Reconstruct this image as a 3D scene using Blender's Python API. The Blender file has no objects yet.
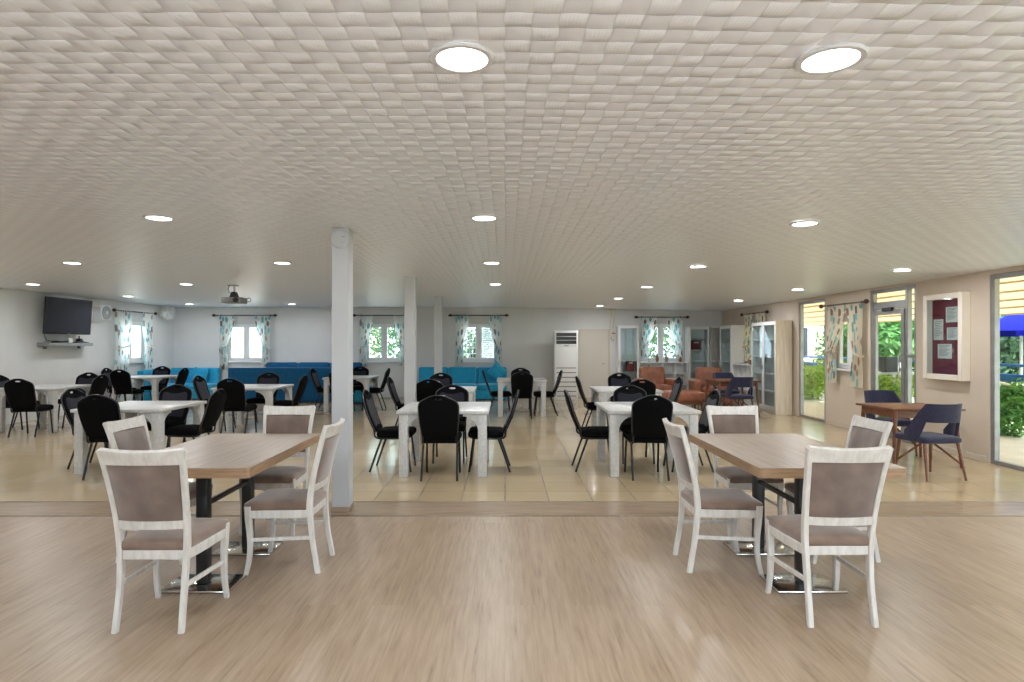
import bpy, bmesh, math, random
from mathutils import Vector, Matrix
random.seed(7)
PI = math.pi
SC = bpy.context.scene
COL = SC.collection

# ------------------------------------------------------------------ camera
cd = bpy.data.cameras.new('camera'); cam = bpy.data.objects.new('camera', cd); COL.objects.link(cam)
cam.location = (0, 0, 1.5); cam.rotation_euler = (PI/2, 0, 0)
cd.sensor_width = 36.0; cd.lens = 36.0*620/1024
cd.shift_x = 7/1024; cd.shift_y = 3/1024; cd.clip_end = 300; cd.clip_start = 0.05
SC.camera = cam

# ------------------------------------------------------------------ world, sun, exposure
SC.view_settings.view_transform = 'Standard'; SC.view_settings.look = 'None'
SC.view_settings.gamma = 1.0; SC.view_settings.use_curve_mapping = False
SC.view_settings.exposure = 0.30
W = bpy.data.worlds.new('sky'); SC.world = W; W.use_nodes = True
bg = W.node_tree.nodes['Background']
bg.inputs[0].default_value = (0.74, 0.88, 1.0, 1); bg.inputs[1].default_value = 5.0
sl = bpy.data.lights.new('sun', 'SUN'); sl.energy = 16.0; sl.angle = 0.02; sl.color = (1, .93, .82)
sun = bpy.data.objects.new('sun', sl); COL.objects.link(sun)
sun.rotation_euler = Vector((-0.50, 0.30, -1.0)).to_track_quat('-Z', 'Y').to_euler()
SC.cycles.max_bounces = 10; SC.cycles.diffuse_bounces = 6; SC.cycles.transparent_max_bounces = 16
SC.cycles.sample_clamp_indirect = 6.0
SC.cycles.caustics_reflective = False; SC.cycles.caustics_refractive = False
LAMP_W = 15.5

# ------------------------------------------------------------------ materials
def lin(c):
    return tuple(((v/255/12.92) if v/255 <= .04045 else ((v/255+.055)/1.055)**2.4) for v in c) + (1,)

class NT:
    def __init__(s, name):
        s.m = bpy.data.materials.new(name); s.m.use_nodes = True
        s.t = s.m.node_tree; s.b = s.t.nodes['Principled BSDF']; s.out = s.t.nodes['Material Output']
    def n(s, kind, **kw):
        nd = s.t.nodes.new(kind)
        for k, v in kw.items():
            if k.startswith('i_'):
                key = k[2:]
                key = int(key) if key.isdigit() else key.replace('_', ' ')
                nd.inputs[key].default_value = v
            else: setattr(nd, k, v)
        return nd
    def l(s, a, b): s.t.links.new(a, b)
    def math(s, op, a, b=None, c=None):
        nd = s.t.nodes.new('ShaderNodeMath'); nd.operation = op
        for i, v in enumerate((a, b, c)):
            if v is None: continue
            if isinstance(v, (int, float)): nd.inputs[i].default_value = v
            else: s.l(v, nd.inputs[i])
        return nd.outputs[0]
    def coord(s, out='Object', scale=(1, 1, 1), rot=(0, 0, 0)):
        c = s.n('ShaderNodeTexCoord'); mp = s.n('ShaderNodeMapping')
        mp.inputs['Scale'].default_value = scale; mp.inputs['Rotation'].default_value = rot
        s.l(c.outputs[out], mp.inputs[0]); return mp.outputs[0]
    def mix(s, fac, a, b):
        nd = s.n('ShaderNodeMix'); nd.data_type = 'RGBA'
        for sock, v in ((nd.inputs[0], fac), (nd.inputs[6], a), (nd.inputs[7], b)):
            if hasattr(v, 'is_linked'): s.l(v, sock)
            else: sock.default_value = v
        return nd.outputs[2]
    def ramp(s, fac, stops):
        nd = s.n('ShaderNodeValToRGB'); el = nd.color_ramp.elements
        while len(el) < len(stops): el.new(0.5)
        for e, (p, c) in zip(el, stops): e.position = p; e.color = c
        s.l(fac, nd.inputs[0]); return nd.outputs[0]
    def bump(s, h, strength=.3, dist=.01):
        nd = s.n('ShaderNodeBump'); nd.inputs['Strength'].default_value = strength; nd.inputs['Distance'].default_value = dist
        s.l(h, nd.inputs['Height']); s.l(nd.outputs[0], s.b.inputs['Normal'])

def mat(name, c, rough=.5, metal=0., c2=None, scale=(8, 8, 8), detail=4, bump=0., spec=None, sheen=0., rampv=(.35, .65)):
    k = NT(name); k.b.inputs['Roughness'].default_value = rough; k.b.inputs['Metallic'].default_value = metal
    if spec is not None: k.b.inputs['Specular IOR Level'].default_value = spec
    if sheen: k.b.inputs['Sheen Weight'].default_value = sheen
    nz = k.n('ShaderNodeTexNoise', i_Scale=1.0, i_Detail=detail)
    k.l(k.coord('Object', scale), nz.inputs['Vector'])
    c2 = c2 or tuple(max(0, v*.93) for v in c)
    col = k.ramp(nz.outputs[0], [(rampv[0], lin(c)), (rampv[1], lin(c2))])
    k.l(col, k.b.inputs['Base Color'])
    if bump: k.bump(nz.outputs[0], bump, .005)
    return k.m

def emit(name, c, s):
    k = NT(name); k.b.inputs['Base Color'].default_value = lin(c)
    k.b.inputs['Emission Color'].default_value = lin(c); k.b.inputs['Emission Strength'].default_value = s
    return k.m

def glass(name, tint=(245, 250, 250), boost=1.0):
    k = NT(name); k.t.nodes.remove(k.b)
    tr = k.n('ShaderNodeBsdfTransparent'); tr.inputs[0].default_value = lin(tint)
    gl = k.n('ShaderNodeBsdfGlossy'); gl.inputs['Roughness'].default_value = .01
    fr = k.n('ShaderNodeLayerWeight', i_Blend=.5); fc = k.math('ADD', k.math('MULTIPLY', k.math('POWER', fr.outputs['Facing'], 4.0), .75), .03); mx = k.n('ShaderNodeMixShader')
    k.l(k.math('MULTIPLY', fc, boost), mx.inputs[0]); k.l(tr.outputs[0], mx.inputs[1]); k.l(gl.outputs[0], mx.inputs[2])
    k.l(mx.outputs[0], k.out.inputs[0]); return k.m

def laminate(name, rot):
    k = NT(name); v = k.coord('Object', (1, 1, 1), (0, 0, rot))
    br = k.n('ShaderNodeTexBrick', offset=.37, offset_frequency=2)
    k.l(v, br.inputs['Vector'])
    br.inputs['Color1'].default_value = (0, 0, 0, 1); br.inputs['Color2'].default_value = (1, 1, 1, 1); br.inputs['Mortar'].default_value = (.5, .5, .5, 1)
    br.inputs['Scale'].default_value = 1; br.inputs['Brick Width'].default_value = 2.6; br.inputs['Row Height'].default_value = .19
    br.inputs['Mortar Size'].default_value = .0012; br.inputs['Mortar Smooth'].default_value = 0
    mp = k.n('ShaderNodeMapping'); mp.inputs['Scale'].default_value = (3.0, 46, 1); k.l(v, mp.inputs[0])
    add = k.n('ShaderNodeVectorMath', operation='ADD'); k.l(mp.outputs[0], add.inputs[0])
    sc = k.n('ShaderNodeVectorMath', operation='SCALE'); sc.inputs['Scale'].default_value = 37.0; k.l(br.outputs['Color'], sc.inputs[0]); k.l(sc.outputs[0], add.inputs[1])
    nz = k.n('ShaderNodeTexNoise', i_Scale=1.0, i_Detail=6, i_Roughness=.62); k.l(add.outputs[0], nz.inputs['Vector'])
    grain = k.ramp(nz.outputs[0], [(.25, lin((118, 99, 80))), (.40, lin((146, 126, 105))), (.58, lin((159, 139, 117))), (.8, lin((168, 148, 126)))])
    mp2 = k.n('ShaderNodeMapping'); mp2.inputs['Scale'].default_value = (9, 95, 1); k.l(v, mp2.inputs[0])
    n2 = k.n('ShaderNodeTexNoise', i_Scale=1.0, i_Detail=3); k.l(mp2.outputs[0], n2.inputs['Vector'])
    st = k.ramp(n2.outputs[0], [(.66, (0, 0, 0, 1)), (.76, (1, 1, 1, 1))])
    col = k.mix(k.math('MULTIPLY', st, .45), grain, lin((104, 80, 60)))
    tone = k.mix(.035, col, br.outputs['Color'])
    fin = k.mix(k.math('MULTIPLY', br.outputs['Fac'], .22), tone, lin((120, 96, 76)))
    k.l(fin, k.b.inputs['Base Color'])
    k.b.inputs['Roughness'].default_value = .33; k.b.inputs['Specular IOR Level'].default_value = .32
    k.bump(nz.outputs[0], .05, .002)
    return k.m

def tiles():
    k = NT('glazed_floor_tile'); v = k.coord('Object')
    br = k.n('ShaderNodeTexBrick', offset=0.0, squash=1.0); k.l(v, br.inputs['Vector'])
    br.inputs['Color1'].default_value = lin((186, 166, 134)); br.inputs['Color2'].default_value = lin((197, 178, 147)); br.inputs['Mortar'].default_value = lin((98, 84, 68))
    br.inputs['Scale'].default_value = 1; br.inputs['Brick Width'].default_value = .42; br.inputs['Row Height'].default_value = .42
    br.inputs['Mortar Size'].default_value = .007; br.inputs['Mortar Smooth'].default_value = .1
    nz = k.n('ShaderNodeTexNoise', i_Scale=3.0, i_Detail=5); k.l(v, nz.inputs['Vector'])
    c = k.mix(k.math('MULTIPLY', k.ramp(nz.outputs[0], [(.4, (0, 0, 0, 1)), (.7, (1, 1, 1, 1))]), .35), br.outputs['Color'], lin((180, 158, 124)))
    k.l(c, k.b.inputs['Base Color'])
    k.l(k.math('ADD', k.math('MULTIPLY', br.outputs['Fac'], .5), .13), k.b.inputs['Roughness'])
    k.b.inputs['Specular IOR Level'].default_value = .62
    k.bump(k.math('MULTIPLY', br.outputs['Fac'], -1.0), .25, .003)
    return k.m

def woven_ceiling():
    k = NT('embossed_woven_ceiling_paper'); c = k.n('ShaderNodeTexCoord'); sp = k.n('ShaderNodeSeparateXYZ'); k.l(c.outputs['Object'], sp.inputs[0])
    S = .088
    # slightly wavy strand edges
    wx = k.math('MULTIPLY', k.math('SINE', k.math('MULTIPLY', sp.outputs[1], PI/S)), .03)
    wy = k.math('MULTIPLY', k.math('SINE', k.math('MULTIPLY', sp.outputs[0], PI/S)), .03)
    u = k.math('ADD', k.math('MULTIPLY', sp.outputs[0], 1/S), wx); v = k.math('ADD', k.math('MULTIPLY', sp.outputs[1], 1/S), wy)
    fu = k.math('FRACT', u); fv = k.math('FRACT', v)
    par = k.math('MODULO', k.math('ADD', k.math('ADD', k.math('FLOOR', u), k.math('FLOOR', v)), 1000), 2)
    par = k.math('GREATER_THAN', par, .5)
    hu = k.math('POWER', k.math('MAXIMUM', k.math('SINE', k.math('MULTIPLY', fu, PI)), 0.0), .6)
    hv = k.math('POWER', k.math('MAXIMUM', k.math('SINE', k.math('MULTIPLY', fv, PI)), 0.0), .6)
    rib = k.math('MULTIPLY', k.math('SINE', k.math('MULTIPLY', fu, PI*14)), .02)
    ha = k.math('ADD', k.math('MULTIPLY', hu, .85), k.math('MULTIPLY', hv, .25))
    hb = k.math('ADD', k.math('ADD', k.math('MULTIPLY', hv, .85), k.math('MULTIPLY', hu, .25)), rib)
    h = k.math('ADD', k.math('MULTIPLY', par, ha), k.math('MULTIPLY', k.math('SUBTRACT', 1.0, par), hb))
    col = k.mix(par, lin((235, 239, 245)), lin((229, 232, 239)))
    k.l(col, k.b.inputs['Base Color'])
    k.b.inputs['Roughness'].default_value = .3; k.b.inputs['Specular IOR Level'].default_value = .5
    k.bump(h, .85, .0105)
    return k.m

def curtain_mat(name, base=(240, 242, 240)):
    k = NT(name); uv = k.n('ShaderNodeTexCoord')
    mp = k.n('ShaderNodeMapping'); mp.inputs['Scale'].default_value = (8.0, 5.2, 1); k.l(uv.outputs['UV'], mp.inputs[0])
    vo = k.n('ShaderNodeTexVoronoi', i_Scale=1.0, i_Randomness=.75); k.l(mp.outputs[0], vo.inputs['Vector'])
    sp = k.n('ShaderNodeSeparateColor'); k.l(vo.outputs['Color'], sp.inputs[0])
    spot = k.ramp(vo.outputs['Distance'], [(.40, (1, 1, 1, 1)), (.50, (0, 0, 0, 1))])
    tint = k.ramp(sp.outputs[0], [(.0, lin((96, 172, 182))), (.33, lin((150, 208, 212))), (.55, lin((122, 92, 86))), (.72, lin((160, 136, 128))), (.85, lin(base))])
    tint_n = tint.node; tint_n.color_ramp.interpolation = 'CONSTANT'
    col = k.mix(k.math('MULTIPLY', spot, .85), lin(base), tint)
    k.l(col, k.b.inputs['Base Color']); k.b.inputs['Roughness'].default_value = .9; k.b.inputs['Specular IOR Level'].default_value = .1
    tl = k.n('ShaderNodeBsdfTranslucent'); k.l(col, tl.inputs[0]); mx = k.n('ShaderNodeMixShader', i_0=.5)
    k.l(k.b.outputs[0], mx.inputs[1]); k.l(tl.outputs[0], mx.inputs[2]); k.l(mx.outputs[0], k.out.inputs[0])
    return k.m

def leaf_mat(name, a, b):
    k = NT(name); nz = k.n('ShaderNodeTexNoise', i_Scale=9.0, i_Detail=2); k.l(k.coord('Object'), nz.inputs['Vector'])
    col = k.ramp(nz.outputs[0], [(.3, lin(a)), (.7, lin(b))]); k.l(col, k.b.inputs['Base Color']); k.b.inputs['Roughness'].default_value = .5
    tl = k.n('ShaderNodeBsdfTranslucent'); k.l(col, tl.inputs[0]); mx = k.n('ShaderNodeMixShader', i_0=.4)
    k.l(k.b.outputs[0], mx.inputs[1]); k.l(tl.outputs[0], mx.inputs[2]); k.l(mx.outputs[0], k.out.inputs[0]); return k.m

def canvas_mat():
    k = NT('cream_awning_boards'); k.b.inputs['Base Color'].default_value = lin((234, 222, 202)); k.b.inputs['Roughness'].default_value = .8
    tl = k.n('ShaderNodeBsdfTranslucent'); tl.inputs[0].default_value = lin((236, 221, 196)); mx = k.n('ShaderNodeMixShader', i_0=.4)
    k.l(k.b.outputs[0], mx.inputs[1]); k.l(tl.outputs[0], mx.inputs[2]); k.l(mx.outputs[0], k.out.inputs[0]); return k.m

M = {}
M['wall'] = mat('off_white_wall_paint', (214, 214, 213), .75, scale=(1.5, 1.5, 1.5), c2=(207, 207, 206))
M['wall_warm'] = mat('warm_beige_wall_paint', (206, 193, 177), .75, scale=(1.5, 1.5, 1.5), c2=(200, 186, 170))
M['door_beige'] = mat('beige_door_paint', (208, 201, 189), .6, scale=(1, 1, 1), c2=(204, 197, 185))
M['column'] = mat('white_column_paint', (184, 187, 191), .55, scale=(2, 2, 2), c2=(178, 181, 185))
M['ceiling'] = woven_ceiling()
M['laminate'] = laminate('oak_laminate_lengthwise', PI/2)
M['laminate_x'] = laminate('oak_laminate_crosswise', 0)
M['laminate_x'].node_tree.nodes['Principled BSDF'].inputs['Roughness'].default_value = .2
M['tile'] = tiles()
M['metal_strip'] = mat('threshold_strip_metal', (150, 140, 125), .35, .8)
M['white_wood'] = mat('white_washed_wood', (208, 206, 202), .5, c2=(192, 188, 182), scale=(40, 40, 9), bump=.06)
M['white_table'] = mat('white_washed_table_wood', (196, 196, 195), .34, c2=(180, 180, 178), scale=(34, 4, 34), bump=.04)
M['velvet'] = mat('taupe_velvet', (128, 107, 94), .85, c2=(110, 91, 80), scale=(9, 9, 9), sheen=.5, spec=.2, bump=.05)
M['velvet_back'] = mat('taupe_velvet_back', (120, 103, 94), .8, c2=(98, 84, 76), scale=(7, 7, 7), sheen=.6, spec=.2, bump=.05)
M['oak_top'] = mat('grey_oak_veneer', (158, 143, 128), .36, c2=(136, 121, 106), scale=(38, 2.4, 38), rampv=(.35, .7))
M['oak_edge'] = mat('oak_edge_banding', (158, 130, 102), .5, c2=(138, 110, 84), scale=(6, 6, 60))
M['black_metal'] = mat('black_powder_coated_steel', (20, 20, 21), .4)
M['steel'] = mat('brushed_stainless_steel', (226, 224, 220), .16, 1.0, scale=(3, 60, 3))
M['black_fabric'] = mat('black_fabric', (7, 7, 9), .9, c2=(4, 4, 5), scale=(60, 60, 60), spec=.12)
M['black_front'] = mat('charcoal_navy_fabric', (36, 35, 46), .85, c2=(27, 27, 36), scale=(60, 60, 60), sheen=.15, spec=.2)
M['dark_chrome'] = mat('dark_glossy_chair_tube', (20, 20, 22), .3, .3)
M['trim_tube'] = mat('grey_edge_trim', (58, 58, 62), .35, .4)
M['navy'] = mat('navy_upholstery', (48, 48, 72), .8, c2=(38, 38, 60), scale=(40, 40, 40), sheen=.15, spec=.25)
M['walnut'] = mat('walnut_wood', (124, 74, 44), .35, c2=(92, 52, 30), scale=(4, 30, 30))
M['teal'] = mat('turquoise_fabric', (40, 160, 200), .8, c2=(30, 146, 188), scale=(14, 14, 14), sheen=.2, spec=.25)
M['deep_blue'] = mat('deep_blue_fabric', (10, 92, 140), .8, c2=(7, 80, 126), scale=(14, 14, 14), sheen=.2, spec=.25)
M['leather'] = mat('tan_leather', (158, 98, 70), .45, c2=(134, 80, 55), scale=(7, 7, 7), bump=.05)
M['white_plastic'] = mat('white_plastic', (228, 228, 226), .35, c2=(222, 222, 220), scale=(1, 1, 1))
M['white_lacquer'] = mat('white_lacquered_board', (226, 226, 224), .4, c2=(219, 219, 217), scale=(2, 2, 2))
M['warm_lit_panel'] = mat('warm_lit_white_panel', (226, 216, 200), .5, c2=(210, 197, 178), scale=(26, 26, 2.2))  # white bookcase end; the warm light on it is put into the colour
M['grey_plastic'] = mat('grey_plastic', (128, 128, 126), .5)
M['dark_plastic'] = mat('dark_plastic', (28, 29, 31), .4)
M['screen'] = mat('dark_screen_glass', (36, 39, 48), .12, c2=(33, 36, 45), scale=(1, 1, 1))
M['pvc'] = mat('white_pvc_frame', (236, 238, 240), .35, c2=(230, 232, 234), scale=(1, 1, 1))
M['aluminium'] = mat('grey_aluminium_frame', (158, 158, 157), .4, .55)
M['glass'] = glass('window_glass')
M['cab_glass'] = glass('cabinet_glass', (240, 246, 247), .7)
M['curtain'] = curtain_mat('leaf_print_curtain')
M['curtain_warm'] = curtain_mat('leaf_print_curtain_cream', (236, 228, 212))
M['rod'] = mat('dark_bronze_rod', (70, 48, 42), .45, .3)
M['board_red'] = mat('wine_red_felt', (124, 44, 56), .9, c2=(112, 38, 49), scale=(40, 40, 40))
M['paper'] = mat('white_paper', (228, 226, 222), .8)
M['ink'] = mat('grey_print', (120, 120, 120), .8)
M['cream_frame'] = mat('cream_white_frame', (238, 230, 218), .45, c2=(233, 224, 211), scale=(2, 2, 2))
M['lamp'] = emit('lit_lamp_diffuser', (255, 252, 246), 9)
M['lamp_ring'] = mat('lamp_ring_white', (214, 216, 220), .4)
M['patio'] = mat('patio_stone', (214, 208, 202), .6, c2=(196, 190, 184), scale=(2, 2, 2))
M['awning'] = canvas_mat()
M['awning_beam'] = mat('cream_painted_beam', (208, 190, 162), .6)
M['blue_paint'] = mat('blue_painted_rail', (26, 98, 176), .45)
M['white_rail'] = mat('white_painted_rail', (232, 232, 230), .4)
M['umbrella'] = mat('royal_blue_canvas', (16, 22, 140), .9, spec=.05)
M['leaf'] = leaf_mat('green_leaves', (48, 106, 40), (104, 160, 70))
M['leaf_y'] = leaf_mat('yellow_green_leaves', (110, 160, 50), (182, 205, 96))
M['leaf_d'] = leaf_mat('dark_leaves', (46, 84, 52), (110, 140, 100))
M['stem'] = mat('brown_stem', (90, 70, 50), .8)
M['house'] = mat('pink_plaster', (214, 190, 178), .8)
M['house_w'] = mat('white_plaster', (236, 236, 236), .8, c2=(230, 230, 230))
M['soil'] = mat('garden_ground', (150, 150, 110), .9, c2=(110, 120, 80), scale=(1, 1, 1))
M['red_box'] = mat('dark_red_card', (122, 40, 38), .6)
M['ceramic'] = mat('white_ceramic', (226, 224, 220), .3)
M['wicker'] = mat('brown_wicker', (150, 104, 62), .7, c2=(110, 74, 44), scale=(60, 60, 60), bump=.2)
M['badge'] = mat('white_tag', (206, 202, 198), .6, c2=(120, 116, 114), scale=(50, 50, 50))
M['hub_grey'] = mat('grey_fan_cage', (150, 152, 155), .5)

# ------------------------------------------------------------------ mesh helpers
def finish(bm, ang=38):
    bmesh.ops.recalc_face_normals(bm, faces=bm.faces[:])
    lim = math.radians(ang)
    for f in bm.faces: f.smooth = True
    for e in bm.edges:
        if len(e.link_faces) == 2:
            e.smooth = e.calc_face_angle(0) < lim
        else: e.smooth = True

def obj(name, bm, m, parent=None, label=None, ang=38):
    finish(bm, ang)
    me = bpy.data.meshes.new(name); bm.to_mesh(me); bm.free()
    return wrap(name, me, m, parent, label)

def wrap(name, me, m, parent=None, label=None):
    if m is not None:
        me.materials.clear(); me.materials.append(m)
    o = bpy.data.objects.new(name, me); COL.objects.link(o)
    if parent is not None: o.parent = parent
    if label: o['label'] = label
    return o

def tag(o, label, cat, group=None):
    o['label'] = label; o['category'] = cat
    if group: o['group'] = group
    return o

def thing(name, label, cat, loc=(0, 0, 0), rz=0., group=None):
    o = bpy.data.objects.new(name, None); COL.objects.link(o); o.empty_display_size = .1
    o.location = loc; o.rotation_euler = (0, 0, rz)
    return tag(o, label, cat, group)

def struct(name, bm, m, parent=None):
    o = obj(name, bm, m, parent)
    if parent is None: o['kind'] = 'structure'
    return o

def dup(root, loc, rz, label, group=None):
    r = root.copy(); COL.objects.link(r); r.location = loc; r.rotation_euler = (0, 0, rz); r['label'] = label
    if group: r['group'] = group
    def rec(src, dst):
        for ch in list(src.children):
            c = ch.copy(); COL.objects.link(c); c.parent = dst; rec(ch, c)
    rec(root, r)
    return r

def NB(): return bmesh.new()

def box(bm, c, s, bev=0., rot=None, seg=1):
    mt = Matrix.Translation(Vector(c))
    if rot is not None: mt = mt @ rot
    r = bmesh.ops.create_cube(bm, size=1, matrix=mt @ Matrix.Diagonal((s[0], s[1], s[2], 1)))
    if bev > 0:
        es = list({e for v in r['verts'] for e in v.link_edges})
        bmesh.ops.bevel(bm, geom=es, offset=bev, segments=seg, affect='EDGES', profile=.5)
    return bm

def b2(bm, lo, hi, bev=0.):
    return box(bm, [(a+b)/2 for a, b in zip(lo, hi)], [b-a for a, b in zip(lo, hi)], bev)

def sweep(bm, pts, half, ref=(1, 0, 0), bev=None):
    """rectangular section (hx along ref, hy across) swept along pts"""
    pts = [Vector(p) for p in pts]; n = len(pts)
    if isinstance(half, tuple): half = [half]*n
    rings = []
    for i, p in enumerate(pts):
        t = (pts[min(i+1, n-1)]-pts[max(i-1, 0)]).normalized()
        a = Vector(ref); a = (a-t*a.dot(t)).normalized(); b = t.cross(a)
        hx, hy = half[i]; k = .25*min(hx, hy)
        prof = [(hx, -hy+k), (hx, hy-k), (hx-k, hy), (-hx+k, hy), (-hx, hy-k), (-hx, -hy+k), (-hx+k, -hy), (hx-k, -hy)]
        rings.append([bm.verts.new(p+a*x+b*y) for x, y in prof])
    skin(bm, rings); return bm

def skin(bm, rings, caps=True, closed=False):
    m = len(rings[0])
    seq = list(zip(rings, rings[1:])) + ([(rings[-1], rings[0])] if closed else [])
    for r0, r1 in seq:
        for j in range(m):
            bm.faces.new((r0[j], r0[(j+1) % m], r1[(j+1) % m], r1[j]))
    if caps and not closed:
        bm.faces.new(rings[0][::-1]); bm.faces.new(rings[-1])

def tube(bm, pts, r, n=8, closed=False):
    pts = [Vector(p) for p in pts]; k = len(pts)
    rs = r if isinstance(r, (list, tuple)) else [r]*k
    rings = []; prev = None
    for i, p in enumerate(pts):
        if closed: t = (pts[(i+1) % k]-pts[i-1]).normalized()
        else: t = (pts[min(i+1, k-1)]-pts[max(i-1, 0)]).normalized()
        if prev is None:
            a = Vector((0, 0, 1)) if abs(t.z) < .9 else Vector((1, 0, 0))
        else: a = prev
        a = (a-t*a.dot(t)).normalized(); prev = a; b = t.cross(a)
        rings.append([bm.verts.new(p+(a*math.cos(q)+b*math.sin(q))*rs[i]) for q in [2*PI*j/n for j in range(n)]])
    skin(bm, rings, True, closed); return bm

def lathe(bm, prof, n=24, c=(0, 0, 0), rot=None):
    R = rot or Matrix.Identity(3); c = Vector(c)
    rings = []
    for r, z in prof:
        rings.append([bm.verts.new(c+R @ Vector((r*math.cos(2*PI*j/n), r*math.sin(2*PI*j/n), z))) for j in range(n)])
    skin(bm, rings); return bm

def rbox(bm, c, s, r, puff=0., n=7, taper=0., rot=None):
    """soft rounded box; puff swells the top"""
    c = Vector(c); hx, hy, hz = s[0]/2, s[1]/2, s[2]/2
    r = min(r, hx*.98, hy*.98, hz*.98)
    m = n+1; D = {}
    def vert(i, j, k):
        key = (i, j, k)
        if key in D: return D[key]
        q = Vector([math.copysign(abs(2*x/m-1)**.6, 2*x/m-1) for x in key])
        full = Vector((q.x*hx, q.y*hy, q.z*hz))
        inn = Vector((max(-hx+r, min(hx-r, full.x)), max(-hy+r, min(hy-r, full.y)), max(-hz+r, min(hz-r, full.z))))
        d = full-inn
        if d.length > 1e-9: full = inn+d.normalized()*r
        if puff and full.z > 0: full.z += puff*max(0, 1-(full.x/hx)**2)*max(0, 1-(full.y/hy)**2)
        if taper: full.x *= 1+taper*full.y/hy
        if rot is not None: full = rot @ full
        D[key] = bm.verts.new(c+full); return D[key]
    for i in range(m):
        for j in range(m):
            for e in (0, m):
                bm.faces.new([vert(*p) for p in ((i, j, e), (i+1, j, e), (i+1, j+1, e), (i, j+1, e))])
                bm.faces.new([vert(*p) for p in ((i, e, j), (i+1, e, j), (i+1, e, j+1), (i, e, j+1))])
                bm.faces.new([vert(*p) for p in ((e, i, j), (e, i+1, j), (e, i+1, j+1), (e, i, j+1))])
    return bm

def prism(bm, pts, thick, plane='XZ', off=0.):
    """closed 2-D outline extruded to a real thickness"""
    def P(a, b, d):
        return {'XZ': (a, d, b), 'YZ': (d, a, b), 'XY': (a, b, d)}[plane]
    lo = [bm.verts.new(P(a, b, off-thick/2)) for a, b in pts]
    hi = [bm.verts.new(P(a, b, off+thick/2)) for a, b in pts]
    n = len(pts)
    for i in range(n): bm.faces.new((lo[i], lo[(i+1) % n], hi[(i+1) % n], hi[i]))
    bm.faces.new(lo[::-1]); bm.faces.new(hi); return bm

def grid(bm, fn, nu, nv, uvfn=None):
    V = [[bm.verts.new(fn(i/nu, j/nv)) for j in range(nv+1)] for i in range(nu+1)]
    uvl = bm.loops.layers.uv.new('UVMap') if uvfn else None
    for i in range(nu):
        for j in range(nv):
            f = bm.faces.new((V[i][j], V[i+1][j], V[i+1][j+1], V[i][j+1]))
            if uvl:
                for lp, (a, b) in zip(f.loops, ((i, j), (i+1, j), (i+1, j+1), (i, j+1))): lp[uvl].uv = uvfn(a/nu, b/nv)
    return bm

def shell(bm, fn, nu, nv, th):
    """a curved sheet with real thickness th, fn -> (point, normal)"""
    A = [[None]*(nv+1) for _ in range(nu+1)]; B = [[None]*(nv+1) for _ in range(nu+1)]
    for i in range(nu+1):
        for j in range(nv+1):
            p, nn = fn(i/nu, j/nv); A[i][j] = bm.verts.new(p+nn*th/2); B[i][j] = bm.verts.new(p-nn*th/2)
    for i in range(nu):
        for j in range(nv):
            bm.faces.new((A[i][j], A[i+1][j], A[i+1][j+1], A[i][j+1])); bm.faces.new((B[i][j+1], B[i+1][j+1], B[i+1][j], B[i][j]))
    for i in range(nu):
        bm.faces.new((A[i][0], B[i][0], B[i+1][0], A[i+1][0])); bm.faces.new((A[i+1][nv], B[i+1][nv], B[i][nv], A[i][nv]))
    for j in range(nv):
        bm.faces.new((A[0][j+1], B[0][j+1], B[0][j], A[0][j])); bm.faces.new((A[nu][j], B[nu][j], B[nu][j+1], A[nu][j+1]))
    return bm

def smooth_pts(pts, k=6):
    """Catmull-Rom through points"""
    P = [Vector(p) for p in pts]; out = []
    for i in range(len(P)-1):
        p0 = P[max(i-1, 0)]; p1 = P[i]; p2 = P[i+1]; p3 = P[min(i+2, len(P)-1)]
        for j in range(k):
            t = j/k
            out.append(.5*((2*p1)+(p2-p0)*t+(2*p0-5*p1+4*p2-p3)*t*t+(3*p1-p0-3*p2+p3)*t**3))
    out.append(P[-1]); return out

def wall_boxes(bm, a0, a1, z0, z1, openings, put):
    """solid wall with rectangular openings (a from, a to, z from, z to); put(lo_a,hi_a,lo_z,hi_z)"""
    A = sorted({a0, a1, *[o[0] for o in openings], *[o[1] for o in openings]})
    for p, q in zip(A, A[1:]):
        mid = (p+q)/2
        cut = sorted([(o[2], o[3]) for o in openings if o[0] < mid < o[1]])
        z = z0
        for c0, c1 in cut:
            if c0 > z: put(p, q, z, c0)
            z = c1
        if z < z1: put(p, q, z, z1)

# ------------------------------------------------------------------ the room
XL, XR, YB, YN, T = -9.3, 6.1, 17.4, -3.0, .2
ZTOP = 2.75
def ceil_z(x): return 2.535 if x <= 0 else 2.535-.115*min(x, 6.1)/6.1

bm = NB(); b2(bm, (XL-T, YN-T, -.12), (XR+.1, 5.41, 0)); struct('floor', bm, M['laminate'])
bm = NB(); b2(bm, (XL-T, 5.41, -.12), (XR+.1, 5.89, .001)); o = struct('trim_1', bm, M['laminate_x'])
bm = NB(); b2(bm, (XL-T, 5.89, -.12), (XR+.1, YB+T, 0)); struct('floor_tiles', bm, M['tile'])
bm = NB(); b2(bm, (XL, 5.397, -.01), (XR, 5.42, .006), .002); b2(bm, (XL, 5.88, -.01), (XR, 5.90, .006), .002); struct('trim_2', bm, M['metal_strip'])
bm = NB()
prism(bm, [(XL-T, 2.535), (0, 2.535), (XR+T, ceil_z(9)), (XR+T, 2.80), (XL-T, 2.80)], YB+T-(YN-T), 'XZ', (YB+YN)/2)
struct('ceiling', bm, M['ceiling'])

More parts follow.
